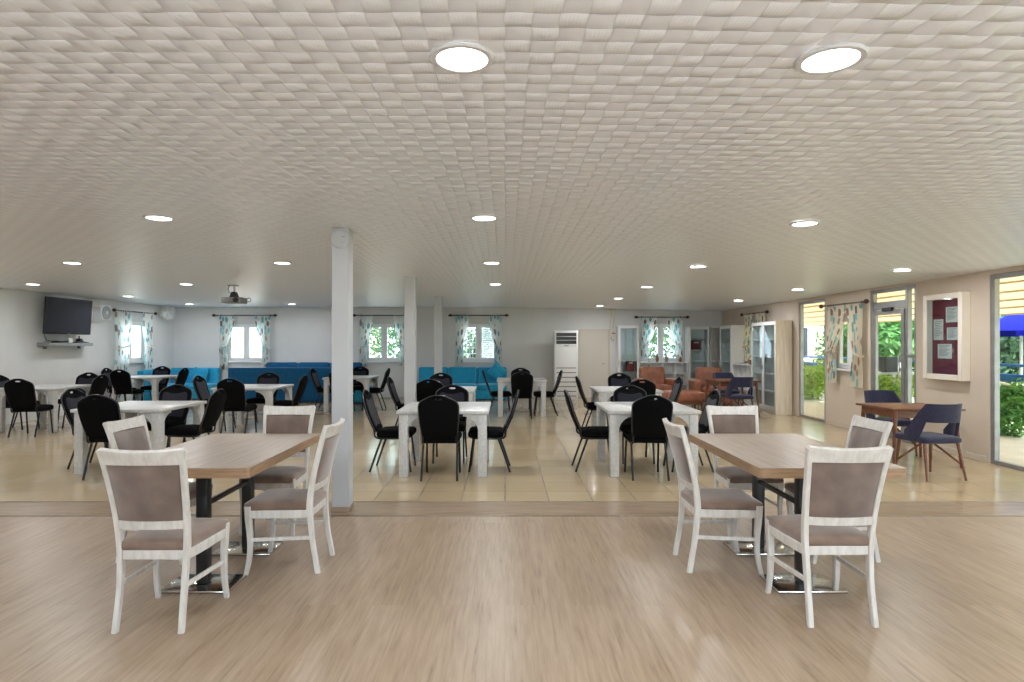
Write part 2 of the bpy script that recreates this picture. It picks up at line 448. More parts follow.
WIN_B = {1: -7.27, 2: -3.40, 3: -.74, 4: 4.38}
bo = [(x-.52, x+.52, 1.02, 2.06) for x in WIN_B.values()]
bm = NB(); wall_boxes(bm, XL-T, XR+T, 0, ZTOP, bo, lambda p, q, z, w: b2(bm, (p, YB, z), (q, YB+T, w))); struct('wall_back', bm, M['wall'])
bm = NB(); wall_boxes(bm, YN, YB, 0, ZTOP, [(14.85, 16.0, 1.06, 2.06)], lambda p, q, z, w: b2(bm, (XL-T, p, z), (XL, q, w))); struct('wall_left', bm, M['wall'])
OPA, OPB, OPW, OPC, OPW2 = (0.6, 7.8, 0, 2.37), (9.2, 10.35, 0, 2.39), (10.62, 11.46, 1.06, 1.99), (11.8, 12.88, 0, 2.37), (14.35, 15.6, 1.02, 2.02)
bm = NB(); wall_boxes(bm, YN, YB, 0, ZTOP, [OPA, OPB, OPW, OPC, OPW2], lambda p, q, z, w: b2(bm, (XR, p, z), (XR+.1, q, w))); struct('wall_right', bm, M['wall_warm'])
bm = NB(); wall_boxes(bm, XL-T, XR+T, 0, ZTOP, [(-2.8, 2.6, .05, 1.65), (2.9, 5.9, .05, 2.2)], lambda p, q, z, w: b2(bm, (p, YN-T, z), (q, YN, w))); struct('wall_front', bm, M['wall'])  # unseen wall; its low openings are added to send daylight to the ceiling
bm = NB(); b2(bm, (XL, YB-.015, 0), (2.05, YB, .08), .004); b2(bm, (2.95, YB-.015, 0), (XR, YB, .08), .004); struct('baseboard_back', bm, M['wall'])
bm = NB(); b2(bm, (XL, YN, 0), (XL+.015, YB-.02, .08), .004); struct('baseboard_left', bm, M['wall'])
bm = NB()
for p, q in ((7.86, 9.14), (10.42, 11.74), (12.94, 17.37)): b2(bm, (XR-.015, p, 0), (XR, q, .08), .004)
struct('baseboard_right', bm, M['wall_warm'])

def window(n, loc, rz, w, z0, z1, bars=False, blind=False):
    """white double casement; local x along wall, -y to the room"""
    bm = NB(); f = .055
    h = z1-z0; y0, y1 = .05, .12
    for lo, hi in (((-w/2, y0, 0), (-w/2+f, y1, h)), ((w/2-f, y0, 0), (w/2, y1, h)), ((-w/2+f, y0, 0), (w/2-f, y1, f)), ((-w/2+f, y0, h-f), (w/2-f, y1, h)), ((-.045, y0, f), (.045, y1, h-f))):
        b2(bm, lo, hi, .004)
    o = struct('window_%d' % n, bm, M['pvc']); o.location = (loc[0], loc[1], z0); o.rotation_euler = (0, 0, rz)
    for s in (-1, 1):
        a, b = (.045, w/2-f); bm = NB(); g = .04
        for lo, hi in (((a, .04, f), (a+g, .10, h-f)), ((b-g, .04, f), (b, .10, h-f)), ((a+g, .04, f), (b-g, .10, f+g)), ((a+g, .04, h-f-g), (b-g, .10, h-f))):
            if s < 0: lo, hi = (-hi[0], lo[1], lo[2]), (-lo[0], hi[1], hi[2])
            b2(bm, lo, hi, .004)
        sa = obj('sash', bm, M['pvc'], o)
        bm = NB(); lo, hi = (a+g, .066, f+g), (b-g, .074, h-f-g)
        if s < 0: lo, hi = (-hi[0], lo[1], lo[2]), (-lo[0], hi[1], hi[2])
        b2(bm, lo, hi); obj('pane', bm, M['glass'], sa)
        if bars or blind:
            bm = NB()
            if bars and s < 0:
                for i in range(1, 4): tube(bm, [(lo[0]+(hi[0]-lo[0])*i/4, .16, f), (lo[0]+(hi[0]-lo[0])*i/4, .16, h-f)], .007, 6)
                for i in range(1, 6): tube(bm, [(lo[0], .16, f+(h-2*f)*i/6), (hi[0], .16, f+(h-2*f)*i/6)], .007, 6)
                obj('security_bars', bm, M['pvc'], o)
            elif blind and s > 0:
                for i in range(16): box(bm, ((lo[0]+hi[0])/2, .15, lo[2]+(hi[2]-lo[2])*(i+.5)/16), (hi[0]-lo[0], .045, .004), 0, Matrix.Rotation(.9, 4, 'X'))
                obj('blind_slats', bm, M['pvc'], o)
            else: bm.free()
    bm = NB(); b2(bm, (.03, .02, h*.48), (.06, .045, h*.48+.10), .005); obj('window_handle', bm, M['white_plastic'], o)
    bm = NB(); b2(bm, (-w/2-.05, -.07, -.04), (w/2+.05, .06, 0), .006); obj('window_sill', bm, M['pvc'], o)
    return o

for n, x in WIN_B.items(): window(n, (x, YB), 0, 1.04, 1.02, 2.06, bars=(n == 3), blind=(n == 3))
window(5, (XL, 15.425), PI/2, 1.15, 1.06, 2.06)
window(6, (XR, 11.04), -PI/2, .84, 1.06, 1.99)
window(7, (XR, 14.975), -PI/2, 1.25, 1.02, 2.02)

# glazed doors in the right wall
def glazing(n, y0, y1, z1, muls, rails=(), leaf=None):
    bm = NB(); f = .06; xa, xb = XR+.01, XR+.08
    b2(bm, (xa, y0, 0), (xb, y0+f, z1), .004); b2(bm, (xa, y1-f, 0), (xb, y1, z1), .004)
    b2(bm, (xa, y0+f, z1-f), (xb, y1-f, z1), .004); b2(bm, (xa, y0+f, 0), (xb, y1-f, .05), .004)
    for m in muls: b2(bm, (xa, m-f/2, .05), (xb, m+f/2, z1-f), .004)
    for a, b, z, t in rails: b2(bm, (xa+.005, a, z), (xb-.005, b, z+t), .004)
    o = struct('door_%d' % n, bm, M['aluminium'])
    ys = [y0+f] + [v for m in muls for v in (m-f/2, m+f/2)] + [y1-f]
    for a, b in zip(ys[::2], ys[1::2]):
        bm = NB(); b2(bm, (XR+.052, a, .05), (XR+.060, b, z1-f)); obj('pane', bm, M['glass'], o)
    return o
glazing(1, OPA[0], OPA[1], OPA[3], [2.4, 4.2, 6.0])
d2 = glazing(2, OPB[0], OPB[1], OPB[3], [9.44], rails=[(9.47, 10.29, 2.06, .12), (9.26, 9.41, 1.29, .05)])
bm = NB()
for lo, hi in (((XR+.0, 9.48, .05), (XR+.05, 9.56, 2.05)), ((XR+.0, 10.21, .05), (XR+.05, 10.29, 2.05)), ((XR, 9.56, 1.97), (XR+.05, 10.21, 2.05)), ((XR, 9.56, .05), (XR+.05, 10.21, .17))): b2(bm, lo, hi, .004)
lf = obj('door_leaf', bm, M['aluminium'], d2)
bm = NB(); tube(bm, [(XR-.0, 9.52, .95), (XR-.06, 9.52, .97), (XR-.06, 9.52, 1.33), (XR-.0, 9.52, 1.35)], .012); obj('door_handle', bm, M['steel'], lf)
bm = NB(); b2(bm, (XR-.03, 9.75, 2.02), (XR+.02, 10.0, 2.08), .006); obj('door_closer', bm, M['dark_plastic'], d2)
glazing(3, OPC[0], OPC[1], OPC[3], [])
# added window frames, unseen behind the camera, placed to light the ceiling
bm = NB()
for a, b, z0, z1 in ((-2.8, 2.6, .05, 1.65), (2.9, 5.9, .05, 2.2)):
    for k in range(4):
        x = a+(b-a)*k/3; b2(bm, (x-.03, YN-.12, z0), (x+.03, YN-.05, z1))
    b2(bm, (a, YN-.115, z0), (b, YN-.055, z0+.05)); b2(bm, (a, YN-.115, z1-.05), (b, YN-.055, z1))
struct('window_8', bm, M['pvc'])

# flush beige door in the back wall
bm = NB(); b2(bm, (2.08, YB-.012, 0), (2.90, YB+.01, 1.87), .004); d4 = struct('door_4', bm, M['door_beige'])
bm = NB()
for lo, hi in (((2.04, YB-.022, 0), (2.08, YB+.005, 1.91)), ((2.90, YB-.022, 0), (2.94, YB+.005, 1.91)), ((2.08, YB-.022, 1.87), (2.90, YB+.005, 1.91))): b2(bm, lo, hi, .003)
obj('door_frame', bm, M['wall_warm'], d4)
bm = NB(); tube(bm, [(2.80, YB-.012, .95), (2.80, YB-.05, .95), (2.70, YB-.05, .95)], .01); obj('door_handle', bm, M['steel'], d4)

# columns
def column(n, y, size, fade):
    bm = NB(); b2(bm, (-1.545, y, 0), (-1.545+size, y+size, 2.535), .006)
    o = bpy.data.objects.new('column', None); bpy.data.objects.remove(o)
    c = obj('trim_%d' % n, bm, M['column']); c['kind'] = 'structure'
    bm = NB(); b2(bm, (-1.55, y-.006, 0), (-1.54+size, y+size+.006, .05), .004); obj('skirting', bm, M['laminate_x'] if n == 3 else M['column'], c)
    return c
column(3, 5.52, .155, 0); column(4, 9.5, .165, 0); column(5, 13.5, .165, 0)
bm = NB(); lathe(bm, [(.0, 0), (.078, 0), (.082, .006), (.082, .022), (.07, .034), (.0, .036)], 28, (-1.468, 5.518, 2.43), Matrix.Rotation(PI/2, 3, 'X'))
pl = obj('round_wall_plate', bm, M['column']); tag(pl, 'flat round grey white cover plate at the top of the nearest column', 'cover plate')
bm = NB()
bm.free()
for dx, dz in ((.03, .02), (.045, .02), (.03, -.03)):
    bm = NB(); box(bm, (-1.468+dx, 5.481, 2.43+dz), (.008, .004, .008)); obj('screw', bm, M['grey_plastic'], pl)

# ------------------------------------------------------------------ ceiling lamps
def lamp_proto():
    t = thing('ceiling_light', '', 'ceiling light', (0, 0, 0), 0, 'round recessed ceiling lights')
    bm = NB(); lathe(bm, [(.093, .0), (.093, -.010), (.112, -.010), (.118, -.004), (.118, .0)], 36); obj('rim', bm, M['lamp_ring'], t)
    bm = NB(); lathe(bm, [(.0, .0), (.093, .0), (.093, -.006), (.0, -.007)], 36); obj('diffuser', bm, M['lamp'], t)
    ld = bpy.data.lights.new('lamp_light', 'AREA'); ld.shape = 'DISK'; ld.size = .18; ld.energy = LAMP_W; ld.color = (.94, .97, 1.0)
    lo = bpy.data.objects.new('lamp_light', ld); COL.objects.link(lo); lo.location = (0, 0, -.016); lo.parent = t
    return t
SKIP = {(-5.5, 13.4), (-2.83, 13.4), (-.17, 13.4), (-2.83, 16.0), (-.17, 16.0), (5.05, 16.0)}   # no lamp there
LX = [-8.15, -5.5, -2.83, -.17, 2.45, 5.05]; LY = [5.07, 7.88, 10.7, 13.4, 16.0]
lamps = [(-.155, 2.24, 'large round ceiling light nearest the camera, left of the two in front'),
         (1.155, 2.20, 'large round ceiling light nearest the camera, right of the two in front')]
ordx = ['leftmost', 'second from the left', 'third from the left', 'fourth from the left', 'fifth from the left', 'rightmost']
rown = ['in the second row from the camera', 'in the third row from the camera', 'in the fourth row from the camera', 'in the fifth row from the camera', 'in the last row']
for j, y in enumerate(LY):
    for i, x in enumerate(LX):
        if (x, y) in SKIP: continue
        px = 505+620*x/y
        if px < 5 or px > 1019:
            lamps.append((x, y, 'ceiling light %s, past the %s edge' % (rown[j], 'left' if x < 0 else 'right'))); continue
        vis = [q for q in LX if (q, y) not in SKIP and 5 <= 505+620*q/y <= 1019]; k = vis.index(x)
        nm = 'leftmost' if k == 0 else 'rightmost' if k == len(vis)-1 else 'middle' if len(vis) == 3 else ordx[k]
        lamps.append((x, y, 'round recessed ceiling light %s, %s' % (rown[j], nm)))
for x, y in ((-5.5, 2.24), (-2.83, 2.24), (-8.15, 2.24), (3.8, 2.24), (-5.5, -.6), (-1.5, -.6), (1.2, -.6), (3.9, -.6)):
    lamps.append((x, y, 'round ceiling light outside the picture'))
L0 = None
for x, y, lb in lamps:
    if L0 is None: L0 = lamp_proto(); L0.location = (x, y, ceil_z(x)); L0['label'] = lb
    else: dup(L0, (x, y, ceil_z(x)), 0, lb)

# ------------------------------------------------------------------ dining tables and chairs in front
def dining_table(label, cx, off):
    t = thing('dining_table', label, 'table', (cx, 4.4, 0), 0, 'wooden pedestal dining tables')
    w, y0, y1 = .885, -.70, .73
    ch = .014
    pts = [(-w/2+ch, y0), (w/2-ch, y0), (w/2, y0+ch), (w/2, y1-ch), (w/2-ch, y1), (-w/2+ch, y1), (-w/2, y1-ch), (-w/2, y0+ch)]
    bm = NB(); prism(bm, pts, .058, 'XY', .727); obj('edge_band', bm, M['oak_edge'], t)
    bm = NB(); prism(bm, [(x*.999, y*.999) for x, y in pts], .004, 'XY', .757); obj('tabletop', bm, M['oak_top'], t)
    for k, y in enumerate((-.545, .12)):
        bm = NB(); box(bm, (off, y, .36), (.07, .07, .68), .008, seg=2); obj('post', bm, M['black_metal'], t)
        bm = NB(); box(bm, (off, y, .010), (.42, .28, .018), .006, seg=2); obj('base_plate', bm, M['steel'], t, 'brushed steel base plate')
        bm = NB(); box(bm, (off, y, .69), (.34, .10, .012), .003); obj('top_bracket', bm, M['black_metal'], t)
    bm = NB(); box(bm, (off, -.195, .50), (.025, .57, .03), .003); obj('crossbar', bm, M['black_metal'], t)
    return t
dining_table('oak topped dining table on two black posts, left of the picture', -1.972, .10)
dining_table('oak topped dining table on two black posts, right of the picture', 1.962, -.115)

def dining_chair():
    t = thing('dining_chair', '', 'chair', (0, 0, 0), 0, 'white washed dining chairs with taupe upholstery')
    zz = [0, .10, .22, .36, .44, .54, .66, .78, .89, .962]
    yy = [-.245, -.228, -.208, -.195, -.193, -.203, -.226, -.256, -.286, -.310]
    xx = [.172, .170, .169, .172, .176, .181, .187, .194, .202, .209]
    for s in (-1, 1):
        bm = NB(); pts = smooth_pts([(s*x, y, z) for x, y, z in zip(xx, yy, zz)], 3)
        sweep(bm, pts, [(.0135, .016+.004*math.exp(-((p.z-.42)/.15)**2)) for p in pts]); obj('rear_leg', bm, M['white_wood'], t)
    for s in (-1, 1):
        bm = NB(); pts = smooth_pts([(s*.196, .200, .445), (s*.197, .197, .36), (s*.197, .187, .24), (s*.199, .190, .12), (s*.203, .212, 0)], 4)
        sweep(bm, pts, [(.0135+.0085*(p.z/.445)**1.5,)*2 for p in pts]); obj('front_leg', bm, M['white_wood'], t)
    # seat rails
    bm = NB()
    box(bm, (0, -.193, .392), (.32, .024, .052), .004)
    for s in (-1, 1): sweep(bm, smooth_pts([(s*.176, -.19, .392), (s*.192, -.02, .392), (s*.197, .19, .392)], 5), (.012, .026))
    pts = smooth_pts([(-.19, .205, .392), (-.1, .222, .392), (0, .227, .392), (.1, .222, .392), (.19, .205, .392)], 4)
    sweep(bm, pts, (.012, .026), ref=(0, 1, 0)); obj('seat_frame', bm, M['white_wood'], t)
    bm = NB(); rbox(bm, (0, .012, .438), (.40, .445, .062), .028, .022, taper=.085); obj('seat', bm, M['velvet'], t, 'taupe velvet seat cushion')
    # stretchers between front and rear leg
    for s in (-1, 1):
        bm = NB(); sweep(bm, [(s*.175, -.205, .235), (s*.197, .187, .225)], (.008, .012)); obj('stretcher', bm, M['white_wood'], t)
    def yb(z): # centre line of the back at height z
        for i in range(len(zz)-1):
            if zz[i] <= z <= zz[i+1]: return yy[i]+(yy[i+1]-yy[i])*(z-zz[i])/(zz[i+1]-zz[i])
        return yy[-1]
    def backsheet(z0, z1, w0, w1, th, puff=0, dip=0):
        def fn(u, v):
            z = z0+(z1-z0)*v; w = w0+(w1-w0)*v; x = (u-.5)*2*w
            cur = -.022*(1-(2*u-1)**2)
            e = min(u, 1-u, v, 1-v); e = min(1, e/.12)
            return Vector((x, yb(z)+cur, z-dip*v*(1-(2*u-1)**2)))
        return fn
    f = backsheet(.888, .968, .200, .214, .03, dip=.012)
    bm = NB(); shell(bm, lambda u, v: (f(u, v), Vector((0, 1, .28)).normalized()), 16, 4, .032); obj('top_rail', bm, M['white_wood'], t)
    f2 = backsheet(.536, .580, .176, .180, .03)
    bm = NB(); shell(bm, lambda u, v: (f2(u, v), Vector((0, 1, .2)).normalized()), 12, 2, .026); obj('lower_rail', bm, M['white_wood'], t)
    f3 = backsheet(.577, .892, .171, .190, .03)
    bm = NB()
    nu, nv = 14, 12; A = []; B = []
    for i in range(nu+1):
        A.append([]); B.append([])
        for j in range(nv+1):
            u, v = i/nu, j/nv; p = f3(u, v); e = max(0., (1-(2*u-1)**6)*(1-(2*v-1)**6)); n_ = Vector((0, 1, .25)).normalized()
            A[i].append(bm.verts.new(p+n_*(.008+.018*e))); B[i].append(bm.verts.new(p-n_*(.008+.014*e)))
    for i in range(nu):
        for j in range(nv):
            bm.faces.new((A[i][j], A[i+1][j], A[i+1][j+1], A[i][j+1])); bm.faces.new((B[i][j+1], B[i+1][j+1], B[i+1][j], B[i][j]))
    for i in range(nu):
        bm.faces.new((A[i][0], B[i][0], B[i+1][0], A[i+1][0])); bm.faces.new((A[i+1][nv], B[i+1][nv], B[i][nv], A[i][nv]))
    for j in range(nv):
        bm.faces.new((A[0][j+1], B[0][j+1], B[0][j], A[0][j])); bm.faces.new((A[nu][j], B[nu][j], B[nu][j+1], A[nu][j+1]))
    obj('backrest', bm, M['velvet_back'], t, 'taupe velvet back panel')
    return t
DC = dining_chair()
R90 = PI/2
dcs = [(-1.85, 3.46, 0, 'white dining chair nearest the camera at the left oak table, seen from behind'),
       (-1.47, 4.23, R90, 'white dining chair on the right side of the left oak table, before the column'),
       (-1.86, 5.05, PI, 'white dining chair at the far end of the left oak table, facing the camera'),
       (-2.41, 4.43, -R90, 'white dining chair on the left side of the left oak table, mostly hidden'),
       (1.79, 3.53, 0, 'white dining chair nearest the camera at the right oak table, seen from behind'),
       (1.455, 4.24, -R90, 'white dining chair on the left side of the right oak table'),
       (1.96, 5.05, PI, 'white dining chair at the far end of the right oak table, facing the camera'),
       (2.32, 4.44, R90, 'white dining chair on the right side of the right oak table, mostly hidden')]
for i, (x, y, r, lb) in enumerate(dcs):
    if i == 0: DC.location = (x, y, 0); DC.rotation_euler = (0, 0, r); DC['label'] = lb
    else: dup(DC, (x, y, 0), r, lb)

# ------------------------------------------------------------------ white tables and black banquet chairs
def white_table():
    t = thing('white_table', '', 'table', (0, 0, 0), 0, 'white washed square tables')
    w, l, z = 1.04, 1.10, .75
    bm = NB(); box(bm, (0, 0, z-.018), (w, l, .036), .005, seg=2); obj('tabletop', bm, M['white_table'], t)
    lw = .10; ix, iy = w/2-.025-lw/2, l/2-.025-lw/2
    for sx in (-1, 1):
        for sy in (-1, 1):
            bm = NB(); box(bm, (sx*ix, sy*iy, (z-.036)/2), (lw, lw, z-.036), .005, seg=2); obj('leg', bm, M['white_table'], t)
    def br(a0, sgn):
        R = .17; pts = [(a0, z-.036), (a0+sgn*R, z-.036)]
        pts += [(a0+sgn*(R-R*math.sin(q)*1.0), z-.036-.03-R*(1-math.cos(q))) for q in [PI/2*k/8 for k in range(9)]]
        return pts
    for sx in (-1, 1):
        for sy in (-1, 1):
            bm = NB(); prism(bm, br(sx*(ix-lw/2), -sx), .03, 'XZ', sy*(iy+.02)); obj('corner_bracket', bm, M['white_table'], t)
            bm = NB(); prism(bm, br(sy*(iy-lw/2), -sy), .03, 'YZ', sx*(ix+.02)); obj('corner_bracket', bm, M['white_table'], t)
    return t

def banquet_chair():
    t = thing('banquet_chair', '', 'chair', (0, 0, 0), 0, 'black banquet chairs around the white tables')
    def bp(x, s, d=0.):  # back plane: s from 0 (z .46) to 1 (z .945)
        z = .46+.485*s; y = -.165-.165*s-.02*math.sin(PI*s)
        return Vector((x, y+.012*(1-(x/.22)**2)*-1+d, z))
    half = [(0, .945), (.035, .944), (.07, .936), (.115, .917), (.16, .895), (.19, .875), (.207, .850), (.214, .815), (.213, .76), (.209, .68), (.202, .60), (.194, .53), (.186, .485), (.17, .466)]
    out = half + [(-x, z) for x, z in half[::-1] if x > 0]
    slot = [(.045*math.cos(q), .905+.0125*math.sin(q)) for q in [2*PI*k/14 for k in range(14)]]
    cu = bpy.data.curves.new('back_outline', 'CURVE'); cu.dimensions = '2D'; cu.fill_mode = 'BOTH'
    for pl in (out, slot):
        sp = cu.splines.new('POLY'); sp.points.add(len(pl)-1); sp.use_cyclic_u = True
        for q, (x, z) in zip(sp.points, pl): q.co = (x, z, 0, 1)
    cu.extrude = .008; cu.bevel_depth = .012; cu.bevel_resolution = 2; cu.offset = -.012
    tmp = bpy.data.objects.new('tmp', cu); COL.objects.link(tmp)
    dg = bpy.context.evaluated_depsgraph_get(); me = bpy.data.meshes.new_from_object(tmp.evaluated_get(dg))
    bpy.data.objects.remove(tmp); bpy.data.curves.remove(cu)
    bm = NB(); bm.from_mesh(me); bpy.data.meshes.remove(me)
    bmesh.ops.remove_doubles(bm, verts=bm.verts[:], dist=.0002)
    big = [f for f in bm.faces if len(f.verts) > 4 or f.calc_area() > .002]
    for v in bm.verts:
        x, z, d = v.co; v.co = bp(x, (z-.46)/.485, d)
    bk = obj('backrest', bm, M['black_fabric'], t, ang=50)
    # padded front face of the back, a touch lighter
    inner = [(x*.86, .70+(z-.70)*.86) for x, z in half[:-1]]
    inner = [(x, min(z, .888)) for x, z in inner]
    bm = NB(); nv = 14
    zs0, zs1 = .50, .878
    def hw(z):
        pr = None
        for (x0, za), (x1, zb) in zip(half, half[1:]):
            if zb <= z <= za: return x1+(x0-x1)*(z-zb)/(za-zb+1e-9)
        return .17
    V = []
    for j in range(nv+1):
        z = zs0+(zs1-zs0)*j/nv; w = hw(z)-.025
        row = []
        for i in range(11):
            u = i/10*2-1; e = (1-u**6)*(1-(2*j/nv-1)**6)
            row.append(bm.verts.new(bp(u*w, (z-.46)/.485, .017+.016*max(0, e))))
        V.append(row)
    for j in range(nv):
        for i in range(10): bm.faces.new((V[j][i], V[j][i+1], V[j+1][i+1], V[j+1][i]))
    obj('front_pad', bm, M['black_front'], bk, 'charcoal padded front')
    # edge trim tube round the back
    bm = NB(); tube(bm, [bp(x*1.02, (z-.46)/.485) for x, z in half[1:]][::-1] + [bp(-x*1.02, (z-.46)/.485) for x, z in half[1:]], .0085, 6)
    obj('edge_trim', bm, M['trim_tube'], t)
    # tubes from the back down under the seat
    for s in (-1, 1):
        bm = NB(); tube(bm, smooth_pts([bp(s*.19, .12), (s*.188, -.188, .47), (s*.187, -.178, .415), (s*.187, -.12, .392), (s*.187, .05, .392), (s*.187, .21, .395)], 4), .011, 8)
        obj('side_tube', bm, M['dark_chrome'], t)
    for s in (-1, 1):
        bm = NB(); tube(bm, [(s*.187, -.10, .395), (s*.192, -.165, .22), (s*.197, -.24, 0)], .0125, 8); obj('leg', bm, M['dark_chrome'], t)
        bm = NB(); tube(bm, [(s*.187, .19, .395), (s*.190, .215, .2), (s*.193, .24, 0)], .0125, 8); obj('leg', bm, M['dark_chrome'], t)
    bm = NB(); rbox(bm, (0, .045, .44), (.42, .42, .085), .035, .022, taper=.04); obj('seat', bm, M['black_fabric'], t)
    return t

TBL = {'A': ((-.70, 7.50), 'front middle white table'),
       'B': ((1.68, 7.50), 'front white table right of the middle'),
       'C': ((-1.02, 10.46), 'white table before the turquoise sofa'),
       'D': ((2.02, 10.46), 'white table before the leather armchairs'),
       'E': ((.35, 13.30), 'white table by the tall air conditioner'),
       'F': ((-4.46, 7.65), 'front left white table'),
       'G': ((-4.47, 11.06), 'white table below the ceiling projector'),
       'H': ((-3.52, 14.25), 'white table behind the nearest column'),
       'J': ((-8.12, 11.0), 'white table below the wall television'),
       'K': ((-8.33, 14.45), 'white table below the left wall window')}
WT = white_table(); first = True
for k, ((x, y), ph) in TBL.items():
    lb = ph if not ph.startswith('front') else ph
    lb = {'A': 'white washed square table in the front row, middle of the room', 'B': 'white washed square table in the front row, right of the middle',
          'F': 'white washed square table in the front row, far left'}.get(k, 'white washed square table ' + ph.split('white table ')[-1])
    if first: WT.location = (x, y, 0); WT['label'] = lb; first = False
    else: dup(WT, (x, y, 0), 0, lb)
SIDE = {'l': (-R90, 'on the left of the %s'), 'r': (R90, 'on the right of the %s'), 'n': (0, 'at the near side of the %s'), 'f': (PI, 'at the far side of the %s')}
chairs = [('A', 'l', -1.345, 7.46, 0), ('A', 'n', -.72, 7.01, 0), ('A', 'f', -.71, 8.02, 0), ('A', 'r', -.18, 7.45, 0),
          ('B', 'l', 1.07, 7.46, 0), ('B', 'n', 1.60, 7.03, 0), ('B', 'f', 1.67, 7.98, 0), ('B', 'r', 2.20, 7.45, 0),
          ('C', 'l', -1.62, 10.45, 0), ('C', 'n', -1.185, 10.06, 0), ('C', 'f', -1.22, 11.5, 0),
          ('D', 'l', 1.57, 10.64, 0), ('D', 'n', 2.15, 10.05, 0), ('D', 'f', 2.18, 11.5, 0), ('D', 'r', 2.60, 10.4, 0),
          ('E', 'l', -.13, 13.2, .05), ('E', 'n', .34, 12.66, 0), ('E', 'f', .36, 13.98, 0), ('E', 'r', .86, 13.14, 0),
          ('F', 'l', -5.0, 7.63, 0), ('F', 'n', -4.47, 7.09, .05), ('F', 'f', -4.46, 8.1, 0), ('F', 'r', -3.84, 7.62, 0),
          ('G', 'l', -5.05, 10.87, 0), ('G', 'n', -4.41, 10.27, 0), ('G', 'f', -4.57, 11.68, 0), ('G', 'r', -3.89, 11.0, 0),
          ('H', 'l', -4.07, 14.15, 0), ('H', 'n', -3.56, 13.62, 0), ('H', 'f', -3.57, 14.95, 0), ('H', 'r', -3.0, 14.2, 0),
          ('J', 'l', -8.65, 11.0, 0), ('J', 'n', -7.78, 10.18, .12), ('J', 'f', -8.05, 11.66, 0), ('J', 'r', -7.6, 11.18, 0),
          ('K', 'l', -8.85, 14.28, 0), ('K', 'n', -8.35, 13.75, 0), ('K', 'f', -8.5, 15.05, 0), ('K', 'r', -7.77, 14.4, 0)]
BC = banquet_chair(); first = True
for tk, sd, x, y, dr in chairs:
    r, ph = SIDE[sd]; lb = 'black chair ' + ph % TBL[tk][1]
    if first: BC.location = (x, y, 0); BC.rotation_euler = (0, 0, r+dr); BC['label'] = lb; first = False; q = BC
    else: q = dup(BC, (x, y, 0), r+dr, lb)
    if tk == 'F' and sd == 'r':
        bm = NB(); box(bm, (-.10, -.218, .56), (.07, .004, .09), .001, Matrix.Rotation(.3, 4, 'X'))
        obj('care_label', bm, M['badge'], q, 'pale printed label on the back')

# ------------------------------------------------------------------ walnut tables and navy chairs
def walnut_table(label, loc, w, l, z):
    t = thing('walnut_table', label, 'table', loc, 0, 'walnut tables with navy chairs')
    bm = NB(); box(bm, (0, 0, z-.015), (w, l, .03), .008, seg=2); obj('tabletop', bm, M['walnut'], t)
    bm = NB()
    for s in (-1, 1):
        box(bm, (0, s*(l/2-.07), z-.075), (w-.16, .022, .09), .003); box(bm, (s*(w/2-.07), 0, z-.075), (.022, l-.16, .09), .003)
    obj('apron', bm, M['walnut'], t)
    for sx in (-1, 1):
        for sy in (-1, 1):
            bm = NB(); tube(bm, [(sx*(w/2-.075), sy*(l/2-.075), z-.03), (sx*(w/2-.03), sy*(l/2-.03), 0)], [.028, .015], 10); obj('leg', bm, M['walnut'], t)
    return t
walnut_table('walnut table with splayed legs beside the glazed entrance door', (5.10, 7.85, 0), .88, .80, .72)
walnut_table('walnut table with splayed legs in front of the bookcases', (4.78, 13.1, 0), .90, .90, .75)

def navy_chair():
    t = thing('navy_chair', '', 'chair', (0, 0, 0), 0, 'navy upholstered chairs with walnut legs')
    bm = NB(); rbox(bm, (0, .02, .435), (.48, .46, .075), .034, .015, taper=.03); obj('seat', bm, M['navy'], t)
    a, b = .245, .25
    def fn(u, v):
        th = (u-.5)*2                          # -1..1 round the back
        at = abs(th); ang = th*1.66
        top = .845 if at < .54 else .845-(.845-.52)*((at-.54)/.46)**1.05
        bot = .64 if at < .50 else (.64-(.64-.425)*min(1, (at-.50)/.17))
        if top-bot < .05: bot = top-.05
        z = bot+(top-bot)*v
        lean = (z-.45)*.18
        e = math.sin(ang); c = math.cos(ang)
        x = math.copysign(abs(e)**.8, e)*(a+.01*(z-.45)); y = -(math.copysign(abs(c)**.8, c))*b - lean*max(0, c) + .02
        n_ = Vector((e, -c, 0)); n_ = n_.normalized()
        return Vector((x, y, z)), n_
    bm = NB(); shell(bm, fn, 40, 6, .034)
    bmesh.ops.recalc_face_normals(bm, faces=bm.faces[:])
    obj('backrest', bm, M['navy'], t, ang=60)
    for sx in (-1, 1):
        bm = NB(); tube(bm, [(sx*.20, -.17, .42), (sx*.235, -.245, 0)], [.021, .012], 10); obj('leg', bm, M['walnut'], t)
        bm = NB(); tube(bm, [(sx*.20, .20, .42), (sx*.225, .235, 0)], [.021, .012], 10); obj('leg', bm, M['walnut'], t)
        bm = NB(); sweep(bm, [(sx*.225, -.215, .16), (sx*.03, .02, .405)], (.011, .009), ref=(0, 0, 1)); obj('brace', bm, M['walnut'], t)
        bm = NB(); sweep(bm, [(sx*.218, .215, .16), (sx*.03, .02, .405)], (.011, .009), ref=(0, 0, 1)); obj('brace', bm, M['walnut'], t)
    return t
NC = navy_chair()
ncs = [(4.80, 7.02, .12, 'navy chair at the near side of the walnut table by the glazed doors'),
       (5.26, 8.50, PI+.05, 'navy chair at the far side of the walnut table by the glazed doors'),
       (4.72, 12.55, .1, 'navy chair at the near side of the walnut table before the bookcases'),
       (4.98, 14.0, PI, 'navy chair at the far side of the walnut table before the bookcases')]
for i, (x, y, r, lb) in enumerate(ncs):
    if i == 0: NC.location = (x, y, 0); NC.rotation_euler = (0, 0, r); NC['label'] = lb
    else: dup(NC, (x, y, 0), r, lb)

